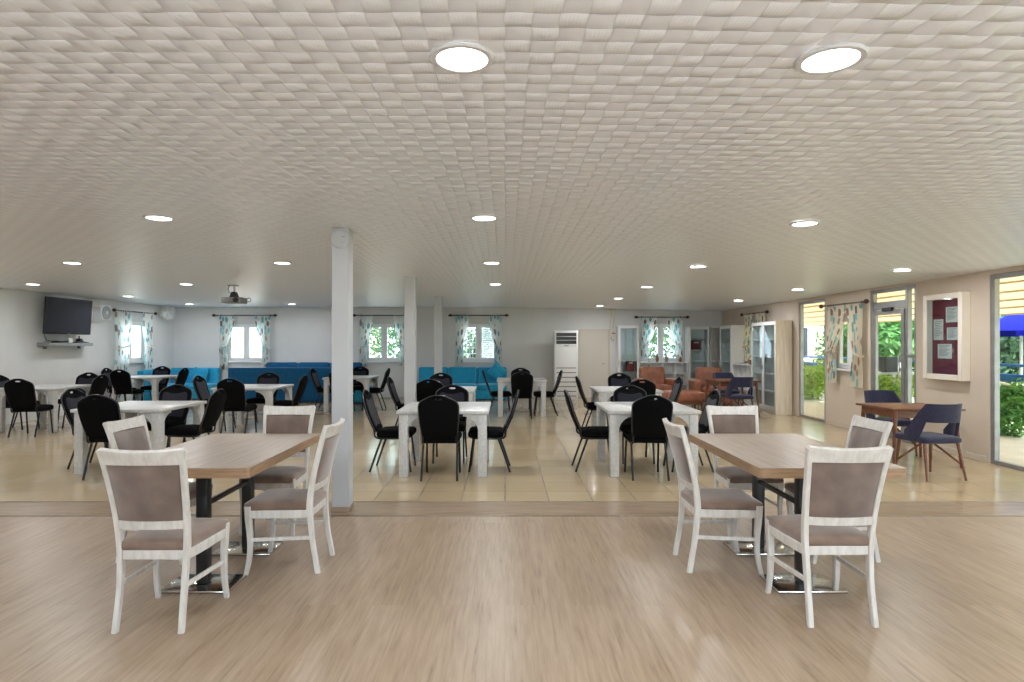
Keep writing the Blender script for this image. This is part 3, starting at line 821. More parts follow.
# ------------------------------------------------------------------ leather armchairs and ottoman
def armchair():
    t = thing('leather_armchair', '', 'armchair', (0, 0, 0), 0, 'tan leather armchairs')
    bm = NB(); rbox(bm, (0, .02, .21), (.92, .72, .24), .03); obj('base', bm, M['leather'], t)
    bm = NB(); rbox(bm, (0, -.02, .40), (.60, .66, .16), .05, .03); obj('seat_cushion', bm, M['leather'], t)
    bm = NB(); rbox(bm, (0, .30, .62), (.64, .18, .60), .06, rot=Matrix.Rotation(-.16, 3, 'X')); obj('backrest', bm, M['leather'], t)
    for s in (-1, 1):
        bm = NB(); rbox(bm, (s*.40, .0, .40), (.18, .76, .46), .05, .01); obj('armrest', bm, M['leather'], t)
        for sy in (-.3, .3):
            bm = NB(); tube(bm, [(s*.38, sy, .12), (s*.39, sy*1.05, 0)], [.025, .016], 10); obj('leg', bm, M['walnut'], t)
    return t
AC_ = armchair(); AC_.location = (3.78, 15.45, 0); AC_.rotation_euler = (0, 0, .12); AC_['label'] = 'tan leather armchair left, beneath the back window between bookcases'
dup(AC_, (5.08, 15.25, 0), -.10, 'tan leather armchair right, behind the far walnut table')
o = thing('leather_ottoman', 'tan leather ottoman between the armchairs and the white table', 'ottoman', (3.98, 13.95, 0), .03)
bm = NB(); rbox(bm, (0, 0, .33), (.86, .58, .22), .05, .02); obj('cushion', bm, M['leather'], o)
bm = NB(); box(bm, (0, 0, .19), (.80, .52, .06), .01); obj('base', bm, M['walnut'], o)
for sx in (-1, 1):
    for sy in (-1, 1):
        bm = NB(); tube(bm, [(sx*.36, sy*.22, .18), (sx*.39, sy*.25, 0)], [.024, .015], 10); obj('leg', bm, M['walnut'], o)

# ------------------------------------------------------------------ sofas
def sofa(name, label, loc, rz, w, d, zb, m, n, arms=(0, 0), backs=None, group=None):
    """faces -y; back against +y edge at y=0"""
    t = thing(name, label, 'sofa', loc, rz, group)
    bm = NB(); rbox(bm, (0, -d/2, .15), (w, d, .24), .02); obj('base', bm, m, t)
    bm = NB(); b2(bm, (-w/2+.05, -d+.05, 0), (w/2-.05, -.05, .04)); obj('plinth', bm, M['dark_plastic'], t)
    for k in range(n):
        cw = w/n; x = -w/2+cw*(k+.5)
        bm = NB(); rbox(bm, (x, -d/2-.06, .34), (cw-.012, d-.14, .15), .04, .02); obj('seat_cushion', bm, m, t)
        bm = NB(); rbox(bm, (x, -.12, .40+(zb-.40)/2), (cw-.012, .20, zb-.36), .05, rot=Matrix.Rotation(-.10, 3, 'X')); obj('back_cushion', bm, m, t)
    for s, on in zip((-1, 1), arms):
        if on: bm = NB(); rbox(bm, (s*(w/2+.08), -d/2, .30), (.16, d, .55), .05); obj('armrest', bm, m, t)
    return t
sofa('turquoise_sofa', 'turquoise three seat sofa under the middle back window', (-1.17, 17.34, 0), 0, 2.44, .85, .84, M['teal'], 3)
sofa('corner_sofa', 'turquoise corner bench against the left end of the back wall', (-8.60, 17.36, 0), 0, 1.34, .72, .82, M['teal'], 2)
sofa('side_sofa', 'turquoise sofa against the left wall under its window', (-9.27, 16.08, 0), PI/2, 1.0, .75, .82, M['teal'], 1)
sofa('blue_sofa', 'deep blue sofa against the back wall, facing the camera', (-5.3, 17.36, 0), 0, 2.66, .62, .97, M['deep_blue'], 3)
# rear-facing blue sofa (its plain back towards the camera)
t = thing('booth_sofa', 'deep blue sofa turned to the wall, its plain back to the camera', 'sofa', (-5.72, 15.72, 0), PI)
bm = NB(); rbox(bm, (0, -.06, .47), (2.62, .14, .86), .03); obj('backrest', bm, M['deep_blue'], t)
bm = NB(); rbox(bm, (0, -.42, .22), (2.62, .62, .36), .04); obj('base', bm, M['deep_blue'], t)
for s in (-1, 0, 1):
    bm = NB(); rbox(bm, (s*.87, -.44, .43), (.85, .58, .12), .04, .02); obj('seat_cushion', bm, M['deep_blue'], t)
o = thing('turquoise_pouf', 'low turquoise pouf right of the deep blue sofas', 'ottoman', (-3.72, 15.75, 0))
bm = NB(); rbox(bm, (0, 0, .24), (.62, .62, .40), .06, .02); obj('cushion', bm, M['teal'], o)
bm = NB(); lathe(bm, [(0, 0), (.2, 0), (.2, .06), (0, .06)], 20); obj('foot', bm, M['dark_plastic'], o)

def pillow(label, loc, size, rot, m, group='loose sofa pillows'):
    bm = NB(); n = 12; A = []; B = []
    for i in range(n+1):
        A.append([]); B.append([])
        for j in range(n+1):
            u, v = i/n*2-1, j/n*2-1; k = 1-.08*(1-abs(u*v)); h = .075*((1-u**4)*(1-v**4))**.6
            p = Vector((u*size/2*k, 0, v*size/2*k))
            A[i].append(bm.verts.new(p+Vector((0, -h-.004, 0)))); B[i].append(bm.verts.new(p+Vector((0, h+.004, 0))))
    for i in range(n):
        for j in range(n):
            bm.faces.new((A[i][j], A[i+1][j], A[i+1][j+1], A[i][j+1])); bm.faces.new((B[i][j+1], B[i+1][j+1], B[i+1][j], B[i][j]))
    for i in range(n):
        bm.faces.new((A[i][0], B[i][0], B[i+1][0], A[i+1][0])); bm.faces.new((A[i+1][n], B[i+1][n], B[i][n], A[i][n]))
        bm.faces.new((A[0][i+1], B[0][i+1], B[0][i], A[0][i])); bm.faces.new((A[n][i], B[n][i], B[n][i+1], A[n][i+1]))
    o = obj('throw_pillow', bm, m, None, None, 60); o.location = loc; o.rotation_euler = rot
    return tag(o, label, 'pillow', group)
pillow('turquoise pillow standing on its corner at the right end of the sofa', (-.22, 16.95, .745), .42, (-.25, .75, .0), M['teal'])
pillow('turquoise pillow on the corner bench, nearest the wall corner', (-8.35, 17.02, .66), .40, (-.2, .1, .0), M['teal'])
pillow('turquoise pillow on the left wall sofa, below the window', (-8.94, 15.95, .66), .40, (-.2, .1, PI/2), M['teal'])

# ------------------------------------------------------------------ bookcases along the back right
def bookcase(label, loc, rz, w, d, h, doors, shelves=4, side=None, open_low=False):
    t = thing('low_shelf' if open_low else 'bookcase', label, 'shelf' if open_low else 'bookcase', loc, rz, 'low white cube shelves' if open_low else 'white bookcases with glass doors')
    th = .022; wm = M['white_lacquer']
    bm = NB(); b2(bm, (-w/2, -d, 0), (-w/2+th, 0, h), .002); b2(bm, (w/2-th, -d, 0), (w/2, 0, h), .002)
    b2(bm, (-w/2+th, -d, h-th), (w/2-th, 0, h), .002); b2(bm, (-w/2+th, -d+.02, 0), (w/2-th, 0, .08), .002); b2(bm, (-w/2+th, -.01, .08), (w/2-th, 0, h-th))
    obj('carcass', bm, wm, t)
    if side is not None:
        bm = NB(); s = side; b2(bm, (s*w/2-(.012 if s < 0 else 0), -d-.02, 0), (s*w/2+(.012 if s > 0 else 0), 0, h+.01), .002); obj('end_panel', bm, M['warm_lit_panel'], t, 'white end panel tinted as warmly lit')
    for k in range(shelves):
        z = .08+(h-.1)*(k+1)/(shelves+1); bm = NB(); b2(bm, (-w/2+th, -d+.03, z-.009), (w/2-th, -.01, z+.009)); obj('shelf', bm, wm, t)
    if open_low:
        for k in range(1, 4):
            x = -w/2+w*k/4; bm = NB(); b2(bm, (x-.009, -d+.01, .08), (x+.009, -.01, h-th)); obj('divider', bm, wm, t)
    for k in range(doors):
        dw = w/doors; x0, x1 = -w/2+dw*k+.003, -w/2+dw*(k+1)-.003; f = .05
        bm = NB()
        for lo, hi in (((x0, 0), (x0+f, 1)), ((x1-f, 0), (x1, 1))): b2(bm, (lo[0], -d-.02, .09), (hi[0], -d, h-.01), .002)
        for za, zb in ((.09, .16), (h-.08, h-.01)): b2(bm, (x0+f, -d-.02, za), (x1-f, -d, zb), .002)
        dr = obj('door', bm, wm, t)
        bm = NB(); b2(bm, (x0+f, -d-.012, .16), (x1-f, -d-.007, h-.08)); obj('glass_panel', bm, M['cab_glass'], dr)
        bm = NB(); hx = x1-.025 if k % 2 == 0 and doors > 1 else x0+.025; box(bm, (hx, -d-.03, h*.5), (.012, .018, .10), .003); obj('handle', bm, M['steel'], dr)
    return t
bookcase('white glass door bookcase left of the back right window', (3.39, 17.37, 0), 0, .56, .38, 2.01, 1, 5)
bookcase('white glass door bookcase right of the back right window', (5.32, 17.37, 0), 0, .56, .36, 1.98, 1, 5)
bookcase('white glass door bookcase in the far right corner of the back wall', (5.86, 17.37, 0), 0, .44, .36, 1.98, 0, 5)
bookcase('narrow white glass door bookcase on the right wall, deep in the corner', (6.07, 16.1, 0), -R90, .80, .33, 1.98, 1, 5)
bookcase('large two door glass bookcase on the right wall with warmly lit white end', (6.07, 13.76, 0), -R90, 1.28, .33, 1.99, 2, 4, side=1)
bookcase('low white cube shelf under the back right window', (4.36, 17.37, 0), 0, 1.34, .34, 1.0, 0, 2, open_low=True)
bookcase('low white cube shelf under the curtained window on the right wall', (6.07, 15.05, 0), -R90, 1.22, .33, 1.0, 0, 2, open_low=True)

def vase(label, loc, h, r, m):
    bm = NB(); lathe(bm, [(0, 0), (r*.6, 0), (r, h*.35), (r*.85, h*.6), (r*.35, h*.8), (r*.5, h), (r*.38, h), (r*.25, h*.82), (0, h*.5)], 16, (0, 0, 0))
    o = obj('ornament', bm, m); o.location = loc; return tag(o, label, 'ornament', 'ornaments on the window shelf')
vase('white round ornament at the left of the window shelf', (4.02, 17.2, 1.0), .12, .06, M['ceramic'])
vase('taller brown ornament on the window shelf, second from left', (4.22, 17.2, 1.0), .22, .05, M['wicker'])
vase('grey ornament in the middle of the window shelf', (4.48, 17.2, 1.0), .20, .055, M['grey_plastic'])
vase('small brown ornament at the right of the window shelf', (4.86, 17.2, 1.0), .15, .05, M['wicker'])
t = thing('wicker_basket', 'small brown wicker basket on the low shelf at the right wall', 'basket', (5.92, 14.75, 1.0))
bm = NB(); lathe(bm, [(0, 0), (.09, 0), (.13, .12), (.12, .12), (.085, .012), (0, .012)], 20); obj('bowl', bm, M['wicker'], t)
bm = NB(); tube(bm, [(.125*math.cos(q), 0, .11+.13*math.sin(q)) for q in [PI*k/12 for k in range(13)]], .008); obj('handle', bm, M['wicker'], t)
def carton(label, loc, s, m):
    t = thing('file_box', label, 'box', loc, 0, 'dark red boxes in the bookcases')
    bm = NB(); box(bm, (0, 0, s[2]/2), s, .004); obj('body', bm, m, t)
    bm = NB(); box(bm, (0, -s[1]/2-.001, s[2]*.8), (s[0]*.5, .004, s[2]*.10), .001); obj('label_plate', bm, M['paper'], t)
carton('dark red file box in the bookcase left of the window', (3.46, 17.15, .749), (.2, .22, .29), M['red_box'])
carton('dark red file box in the bookcase right of the window', (5.27, 17.17, 1.344), (.28, .2, .24), M['red_box'])

# ------------------------------------------------------------------ curtains and rods
def rod(label, loc, rz, w, z):
    t = thing('curtain_rod', label, 'curtain rod', (loc[0], loc[1], z), rz, 'dark curtain rods with ball ends')
    bm = NB(); tube(bm, [(-w/2, -.10, 0), (w/2, -.10, 0)], .014, 10); obj('pole', bm, M['rod'], t)
    for s in (-1, 1):
        bm = NB(); lathe(bm, [(0, 0), (.014, 0), (.016, .01), (.036, .03), (.042, .055), (.032, .08), (.015, .11), (0, .115)], 14, (s*w/2, -.10, 0), Matrix.Rotation(s*PI/2, 3, 'Y')); obj('finial', bm, M['rod'], t)
        bm = NB(); tube(bm, [(s*(w/2-.12), 0, 0), (s*(w/2-.12), -.10, 0)], .012, 8); lathe(bm, [(0, 0), (.03, 0), (.03, .012), (0, .012)], 12, (s*(w/2-.12), 0, 0), Matrix.Rotation(PI/2, 3, 'X')); obj('bracket', bm, M['rod'], t)
    return t

def curtain(label, loc, rz, x_out, x_in, ztop, zbot, ztie, m, gather=.42, flare=.6):
    """one panel hung from the rod; local x along the wall, gathered towards x_out at ztie"""
    t = thing('curtain', label, 'curtain', (loc[0], loc[1], 0), rz, 'leaf print curtain panels')
    w = x_in-x_out; nf = 7
    def fn(u, v):
        z = ztop+(zbot-ztop)*v; vt = (ztop-ztie)/(ztop-zbot)
        if v < vt: k = v/vt; s = 1-(1-gather)*k**1.7
        else: k = (v-vt)/(1-vt); s = gather+(flare-gather)*math.sin(k*PI/2)*.8
        x0 = x_out+w*.04*math.sin(PI*v)
        amp = .028*(.6+.6*(1-s))
        return Vector((x0+w*u*s, -.10+amp*math.sin(u*nf*2*PI+.6*math.sin(v*3))+.01*math.sin(v*9), z))
    ww = abs(w)*1.35
    bm = NB(); grid(bm, fn, 70, 34, lambda u, v: (u*ww+loc[0]*.37+loc[1]*.11, v*(ztop-zbot)))
    obj('fabric', bm, m, t, ang=180)
    cx = x_out+w*gather*.5; rx = abs(w)*gather*.55
    bm = NB(); tube(bm, [(cx+rx*math.cos(q), -.10+.055*math.sin(q), ztie+.04*math.cos(q)*(1 if w > 0 else -1)) for q in [2*PI*k/20 for k in range(20)]], .016, 6, True); obj('tieback', bm, m, t)
    for k in range(7):
        bm = NB(); x = x_out+w*(k+.5)/7; tube(bm, [(x+.0*q, -.10+.024*math.cos(q), ztop+.006+.024*math.sin(q)) for q in [2*PI*j/10 for j in range(10)]], .005, 5, True)
        obj('hanging_loop', bm, m, t)
    return t
wn = {1: 'above the blue sofas', 2: 'behind the second column', 3: 'above the turquoise sofa', 4: 'between the bookcases'}
for n, x in WIN_B.items():
    zr = 2.30 if n < 4 else 2.25; hw = {1: .80, 2: .75, 3: .73, 4: .66}[n]
    rod('dark rod over the back window ' + wn[n], (x, YB), 0, hw*2, zr)
    for s in (-1, 1):
        zb = .87 if n < 4 else 1.14
        curtain('leaf print curtain tied at the %s of the back window %s' % ('left' if s < 0 else 'right', wn[n]), (x, YB), 0, s*(hw-.08), s*(.28 if n < 4 else .14), zr-.02, zb-.08*(n == 1 and s < 0), 1.42 if n < 4 else 1.45, M['curtain'])
rod('dark rod over the window in the left wall', (XL, 15.46), PI/2, 1.62, 2.30)
curtain('leaf print curtain at the near side of the left wall window', (XL, 15.46), PI/2, -.84, -.16, 2.28, .76, 1.42, M['curtain'], .8, .8)
curtain('leaf print curtain at the far side of the left wall window', (XL, 15.46), PI/2, .76, .26, 2.28, .80, 1.42, M['curtain'], .7, .8)
rod('dark rod over the right wall window beside the glazed door', (XR, 11.03), -PI/2, 1.36, 2.21)
curtain('cream leaf print curtain farther from the glazed door', (XR, 11.03), -PI/2, -.54, .10, 2.19, .80, 1.36, M['curtain_warm'], .35, .55)
curtain('cream leaf print curtain next to the glazed door', (XR, 11.03), -PI/2, .60, .14, 2.19, .75, 1.32, M['curtain_warm'], .42, .9)
rod('dark rod over the right wall window behind the bookcase', (XR, 14.95), -PI/2, 1.4, 2.24)
curtain('cream leaf print curtain at the far side of that window above the low shelf', (XR, 14.95), -PI/2, -.62, -.06, 2.22, 1.08, 1.45, M['curtain_warm'], .5, .6)
curtain('cream leaf print curtain half hidden behind the large right wall bookcase', (XR, 14.95), -PI/2, .62, .1, 2.22, 1.08, 1.45, M['curtain_warm'], .5, .6)

# ------------------------------------------------------------------ tall air conditioner, conduit
t = thing('air_conditioner', 'tall white floor standing air conditioner against the back wall', 'air conditioner', (1.64, 16.75, 0))
bm = NB(); box(bm, (0, 0, .93), (.63, .34, 1.86), .012, seg=2); obj('cabinet', bm, M['white_plastic'], t)
bm = NB(); b2(bm, (-.27, -.176, 1.50), (.27, -.168, 1.80), .003); g = obj('outlet_grille', bm, M['dark_plastic'], t)
for k in range(2):
    bm = NB(); box(bm, (0, -.182, 1.60+.10*k), (.53, .02, .012), .002, Matrix.Rotation(.4, 4, 'X')); obj('louver', bm, M['white_plastic'], g)
bm = NB(); b2(bm, (-.27, -.178, 1.42), (.27, -.170, 1.485), .003); p = obj('control_panel', bm, M['white_lacquer'], t)
bm = NB(); b2(bm, (-.06, -.181, 1.44), (.06, -.177, 1.465), .001); obj('display', bm, M['grey_plastic'], p)
for k in range(7):
    bm = NB(); b2(bm, (-.26, -.174, .10+.125*k), (.26, -.169, .118+.125*k), .001); obj('intake_slot', bm, M['dark_plastic'], t)
bm = NB(); b2(bm, (-.30, -.16, -.0), (.30, .16, .03)); obj('foot', bm, M['dark_plastic'], t)
t = thing('wall_conduit', 'pale conduit with junction box beside the beige back door', 'conduit', (3.0, 17.36, 0))
bm = NB(); tube(bm, [(0, 0, 2.45), (0, 0, 1.84)], .035, 8); obj('pipe', bm, M['door_beige'], t)
bm = NB(); box(bm, (.02, -.01, 1.77), (.16, .06, .14), .006); b = obj('junction_box', bm, M['door_beige'], t)
bm = NB(); box(bm, (.03, -.045, 1.80), (.10, .01, .02), .002); obj('slot', bm, M['dark_plastic'], b)
bm = NB(); box(bm, (-.0, -.01, 2.47), (.20, .07, .05), .004); obj('ceiling_box', bm, M['door_beige'], t)
bm = NB(); tube(bm, [(-.02, -.02, 1.70), (-.04, -.02, 1.62), (0, -.02, 1.58), (.06, -.02, 1.64)], .010, 6); obj('cable', bm, M['grey_plastic'], t)

# ------------------------------------------------------------------ left wall equipment
t = thing('television', 'large dark flat television tilted forward on the left wall', 'television', (-9.02, 12.82, 2.07), 0)
def rot_tv(bm): bmesh.ops.transform(bm, matrix=Matrix.Rotation(-.05, 4, 'Z') @ Matrix.Rotation(.07, 4, 'Y'), verts=bm.verts[:])
bm = NB(); box(bm, (0, 0, 0), (.055, 1.26, .74), .01, seg=2); rot_tv(bm); tvb = obj('housing', bm, M['dark_plastic'], t)
bm = NB(); box(bm, (.029, 0, .008), (.004, 1.20, .67), .001); rot_tv(bm); obj('screen', bm, M['screen'], tvb)
bm = NB(); box(bm, (.030, 0, -.352), (.006, .09, .014), .001); rot_tv(bm); obj('badge', bm, M['grey_plastic'], tvb)
bm = NB(); box(bm, (-.06, 0, -.05), (.07, .7, .45), .02); rot_tv(bm); obj('rear_cover', bm, M['dark_plastic'], t)
bm = NB(); box(bm, (-.265, 0, 0), (.02, .4, .4), .003); tube(bm, [(-.26, .1, 0), (-.17, .0, 0), (-.07, 0, 0)], .02); obj('wall_mount', bm, M['dark_plastic'], t)
t = thing('wall_shelf', 'narrow grey shelf on the left wall below the television', 'shelf', (-9.18, 12.98, 1.49), 0)
bm = NB(); box(bm, (0, 0, 0), (.24, 1.32, .07), .004); obj('board', bm, M['aluminium'], t)
for y in (-.5, .5):
    bm = NB(); box(bm, (-.08, y, -.06), (.06, .03, .06), .003); obj('bracket', bm, M['grey_plastic'], t)
t = thing('set_top_box', 'black set top box on the wall shelf, left of the white router', 'set top box', (-9.15, 12.75, 1.525))
bm = NB(); box(bm, (0, 0, .02), (.16, .28, .04), .004); obj('case', bm, M['dark_plastic'], t)
bm = NB(); tube(bm, smooth_pts([(-.05, -.1, .03), (-.09, -.25, .06), (-.10, -.3, .2), (-.10, -.22, .3)], 4), .006, 6); obj('cable', bm, M['dark_plastic'], t)
t = thing('router', 'small white router box on the wall shelf', 'router', (-9.12, 13.0, 1.525))
bm = NB(); box(bm, (0, 0, .045), (.05, .12, .09), .008); obj('case', bm, M['white_plastic'], t)
bm = NB(); tube(bm, [(-.02, .04, .08), (-.03, .05, .19)], .006); obj('antenna', bm, M['white_plastic'], t)
t = thing('tv_stand_foot', 'black folded stand on the wall shelf, right of the router', 'stand', (-9.12, 13.3, 1.525))
bm = NB(); prism(bm, [(-.14, 0), (.22, 0), (.22, .012), (.05, .03), (0, .09), (-.04, .09), (-.05, .03), (-.14, .012)], .10, 'YZ'); obj('body', bm, M['dark_plastic'], t)
bm = NB(); tube(bm, [(0, -.02, .08), (0, -.02, .15)], .012); obj('stem', bm, M['dark_plastic'], t)
t = thing('electrical_panel', 'pale grey upright box on the left wall beside the television', 'electrical box', (-9.3, 13.98, 1.98))
bm = NB(); b2(bm, (0, -.15, 0), (.09, .15, .49), .005); bx_ = obj('case', bm, M['grey_plastic'], t)
bx_.data.materials[0] = M['door_beige']
bm = NB(); b2(bm, (.09, -.13, .02), (.097, .13, .36), .002); obj('cover', bm, M['aluminium'], t)
t = thing('extractor_fan', 'white square wall fan with round grey grille beside the television', 'fan', (-9.3, 14.36, 2.22))
bm = NB(); b2(bm, (0, -.18, -.18), (.07, .18, .18), .008); obj('housing', bm, M['white_plastic'], t)
RY = Matrix.Rotation(PI/2, 3, 'Y')
bm = NB(); lathe(bm, [(.045, 0), (.155, 0), (.155, .014), (.10, .02), (.045, .014)], 32, (.068, 0, 0), RY); obj('grille', bm, M['hub_grey'], t)
bm = NB(); lathe(bm, [(0, 0), (.045, 0), (.045, .02), (.03, .028), (0, .028)], 20, (.068, 0, 0), RY); obj('hub', bm, M['white_plastic'], t)
t = thing('wall_fan', 'round white wall fan high in the back left corner', 'fan', (-9.28, 16.75, 2.33), -.35)
bm = NB(); b2(bm, (-.02, -.06, -.10), (.05, .06, .08), .01); tube(bm, [(.04, 0, 0), (.14, 0, .02)], .025); obj('wall_bracket', bm, M['white_plastic'], t)
bm = NB(); lathe(bm, [(0, 0), (.07, 0), (.08, .05), (.06, .12), (0, .13)], 18, (.12, 0, .02), RY); obj('motor', bm, M['white_plastic'], t)
bm = NB()
for k in range(18):
    q = 2*PI*k/18; tube(bm, [(.17, .05*math.cos(q), .02+.05*math.sin(q)), (.21, .19*math.cos(q), .02+.19*math.sin(q)), (.27, .205*math.cos(q), .02+.205*math.sin(q)), (.31, .17*math.cos(q), .02+.17*math.sin(q)), (.325, .05*math.cos(q), .02+.05*math.sin(q))], .004, 5)
for r, x in ((.206, .26), (.15, .318), (.10, .325)): tube(bm, [(x, r*math.cos(q), .02+r*math.sin(q)) for q in [2*PI*k/28 for k in range(28)]], .005, 5, True)
obj('cage', bm, M['white_plastic'], t)
for k in range(4):
    bm = NB(); q = PI/2*k+.3
    shell(bm, lambda u, v: (Vector((.25+.04*(v-.5), 0, .02)) + Vector((0, math.cos(q+(v-.5)*(.5+.5*u)), math.sin(q+(v-.5)*(.5+.5*u))))*(.04+.14*u), Vector((1, 0, 0))), 6, 4, .004); obj('blade', bm, M['white_plastic'], t)

# projector
t = thing('projector', 'grey projector hanging from the ceiling on a short pole', 'projector', (-4.76, 10.9, 2.535))
bm = NB(); box(bm, (0, 0, -.27), (.36, .28, .10), .015, seg=2); pb = obj('body', bm, M['grey_plastic'], t)
bm = NB(); lathe(bm, [(0, 0), (.045, 0), (.045, .03), (.03, .03), (.03, .01), (0, .01)], 20, (.09, -.14, -.27), Matrix.Rotation(PI/2, 3, 'X')); obj('lens', bm, M['dark_plastic'], pb)
bm = NB(); tube(bm, [(0, 0, 0), (0, 0, -.15)], .018); obj('pole', bm, M['aluminium'], t)
bm = NB(); prism(bm, [(-.07, -.22), (.07, -.22), (.03, -.12), (-.03, -.12)], .10, 'XZ'); obj('cradle', bm, M['dark_plastic'], t)
bm = NB(); b2(bm, (-.10, -.06, -.014), (.06, .06, 0), .003); obj('ceiling_plate', bm, M['grey_plastic'], t)
bm = NB(); tube(bm, smooth_pts([(-.08, 0, -.01), (-.11, 0, -.07), (-.08, .02, -.14), (-.02, .05, -.20)], 4), .007, 6); tube(bm, smooth_pts([(.17, .05, -.26), (.25, .05, -.22), (.27, .05, -.28), (.18, .08, -.29)], 4), .006, 6); obj('cable', bm, M['dark_plastic'], t)
bm = NB(); tube(bm, smooth_pts([(0, 0, -.01), (-.02, 0, .01), (.02, 0, .05), (.03, 0, .1)], 4), .004, 5)
bm.free()

# ------------------------------------------------------------------ notice board
t = thing('notice_board', 'cream framed glazed notice case with wine red felt on the right wall', 'notice board', (XR, 8.50, 1.60), -PI/2)
# local: x along the wall towards the camera, -y into the room
w, h, d, f = .76, 1.18, .12, .075
bm = NB()
for lo, hi in (((-w/2, -d, -h/2), (-w/2+f, 0, h/2)), ((w/2-f, -d, -h/2), (w/2, 0, h/2)), ((-w/2+f, -d, -h/2), (w/2-f, 0, -h/2+f)), ((-w/2+f, -d, h/2-f), (w/2-f, 0, h/2))): b2(bm, lo, hi, .006)
obj('frame', bm, M['cream_frame'], t)
bm = NB(); b2(bm, (-w/2+f, -.03, -h/2+f), (w/2-f, -.004, h/2-f)); obj('felt_panel', bm, M['board_red'], t)
bm = NB(); b2(bm, (-w/2+f, -.105, -h/2+f), (w/2-f, -.100, h/2-f)); obj('glass_panel', bm, M['cab_glass'], t)
for k, (x, z, pw, ph) in enumerate(((.08, .30, .22, .21), (-.178, .10, .19, .29), (.09, .04, .20, .17), (-.055, -.20, .27, .20))):
    tt = thing('notice_sheet', ['white printed sheet at the top right of the notice case', 'tall white printed sheet at the left of the notice case', 'white printed sheet at the middle right of the notice case', 'white printed sheet at the bottom of the notice case'][k], 'paper sheet', (XR-.032, 8.50-x, 1.60+z), -PI/2, 'sheets pinned in the notice case')
    bm = NB(); b2(bm, (-pw/2, -.003, -ph/2), (pw/2, 0, ph/2)); obj('sheet', bm, M['paper'], tt)
    bm = NB()
    for i in range(9): b2(bm, (-pw*.4, -.0038, ph*(.38-.085*i)), (pw*(.4-.12*((i*7) % 3)), -.003, ph*(.38-.085*i)+.006))
    obj('print_lines', bm, M['ink'], tt)

# ------------------------------------------------------------------ outdoors
bm = NB(); b2(bm, (XR+.1, YN-T-.02, -.14), (9.6, 26, -.02)); struct('patio', bm, M['patio'])
bm = NB(); b2(bm, (-16, -16, -.14), (9.6, YN-T-.02, -.02)); struct('rear_bounce_slab', bm, M['house_w'])  # unseen white ground, added to bounce sunlight up through the rear openings
bm = NB(); b2(bm, (-60, -60, -.5), (60, 60, -.15)); struct('garden_ground', bm, M['soil'])
t = thing('awning', 'cream slatted awning sloping down over the patio', 'awning', (0, 0, 0))
def aw_z(x): return 2.66-(x-6.3)*.203
bm = NB(); prism(bm, [(6.3, aw_z(6.3)), (9.35, aw_z(9.35)), (9.35, aw_z(9.35)+.03), (6.3, aw_z(6.3)+.03)], 29, 'XZ', 11.5); obj('boarding', bm, M['awning'], t)
for k in range(7):
    x = 6.55+k*.45; bm = NB(); box(bm, (x, 11.5, aw_z(x)-.018), (.035, 29, .03), .003); obj('batten', bm, M['awning_beam'], t)
for k in range(6):
    y = 4+4*k; bm = NB(); box(bm, (9.3, y, 1.0), (.09, .09, 2.02), .006); obj('post', bm, M['white_rail'], t)
t = thing('patio_railing', 'blue painted railing along the edge of the patio', 'railing', (9.0, 0, 0))
bm = NB(); box(bm, (0, 10, .90), (.04, 30, .13), .006); obj('thick_rail', bm, M['blue_paint'], t)
bm = NB(); box(bm, (0, 10, 1.12), (.05, 30, .05), .006); obj('top_rail', bm, M['blue_paint'], t)
bm = NB(); box(bm, (0, 10, .66), (.03, 30, .04), .004); obj('white_rail', bm, M['white_rail'], t, 'white lower rail')
for k in range(12):
    bm = NB(); box(bm, (0, -3+2.45*k, .55), (.05, .05, 1.14), .004); obj('post', bm, M['white_rail'], t)
t = thing('stair_rail', 'white sloping handrail outside the nearest glass wall', 'handrail', (8.5, 10.2, 0))
bm = NB(); tube(bm, [(-.3, .9, .95), (.25, .0, .72), (.4, -1.3, .40)], .025); tube(bm, [(-.3, .9, .6), (.25, .0, .40), (.4, -1.3, .1)], .02); obj('handrail', bm, M['white_rail'], t)
for x, y, z in ((-.3, .9, .95), (.25, 0, .72), (.4, -1.3, .4)):
    bm = NB(); tube(bm, [(x, y, -.02), (x, y, z)], .02); obj('post', bm, M['white_rail'], t)
t = thing('planter_box', 'black flower box on the white rail outside the glazed door', 'planter', (7.86, 12.7, 0))
bm = NB(); b2(bm, (-.15, -.13, .93), (.15, .13, 1.24), .01); obj('box', bm, M['black_metal'], t)
bm = NB(); box(bm, (0, 0, .90), (1.5, .05, .05), .004); obj('rail', bm, M['white_rail'], t)
for s in (-.7, .1, .7):
    bm = NB(); box(bm, (s, 0, .43), (.05, .05, .9), .004); obj('post', bm, M['white_rail'], t)

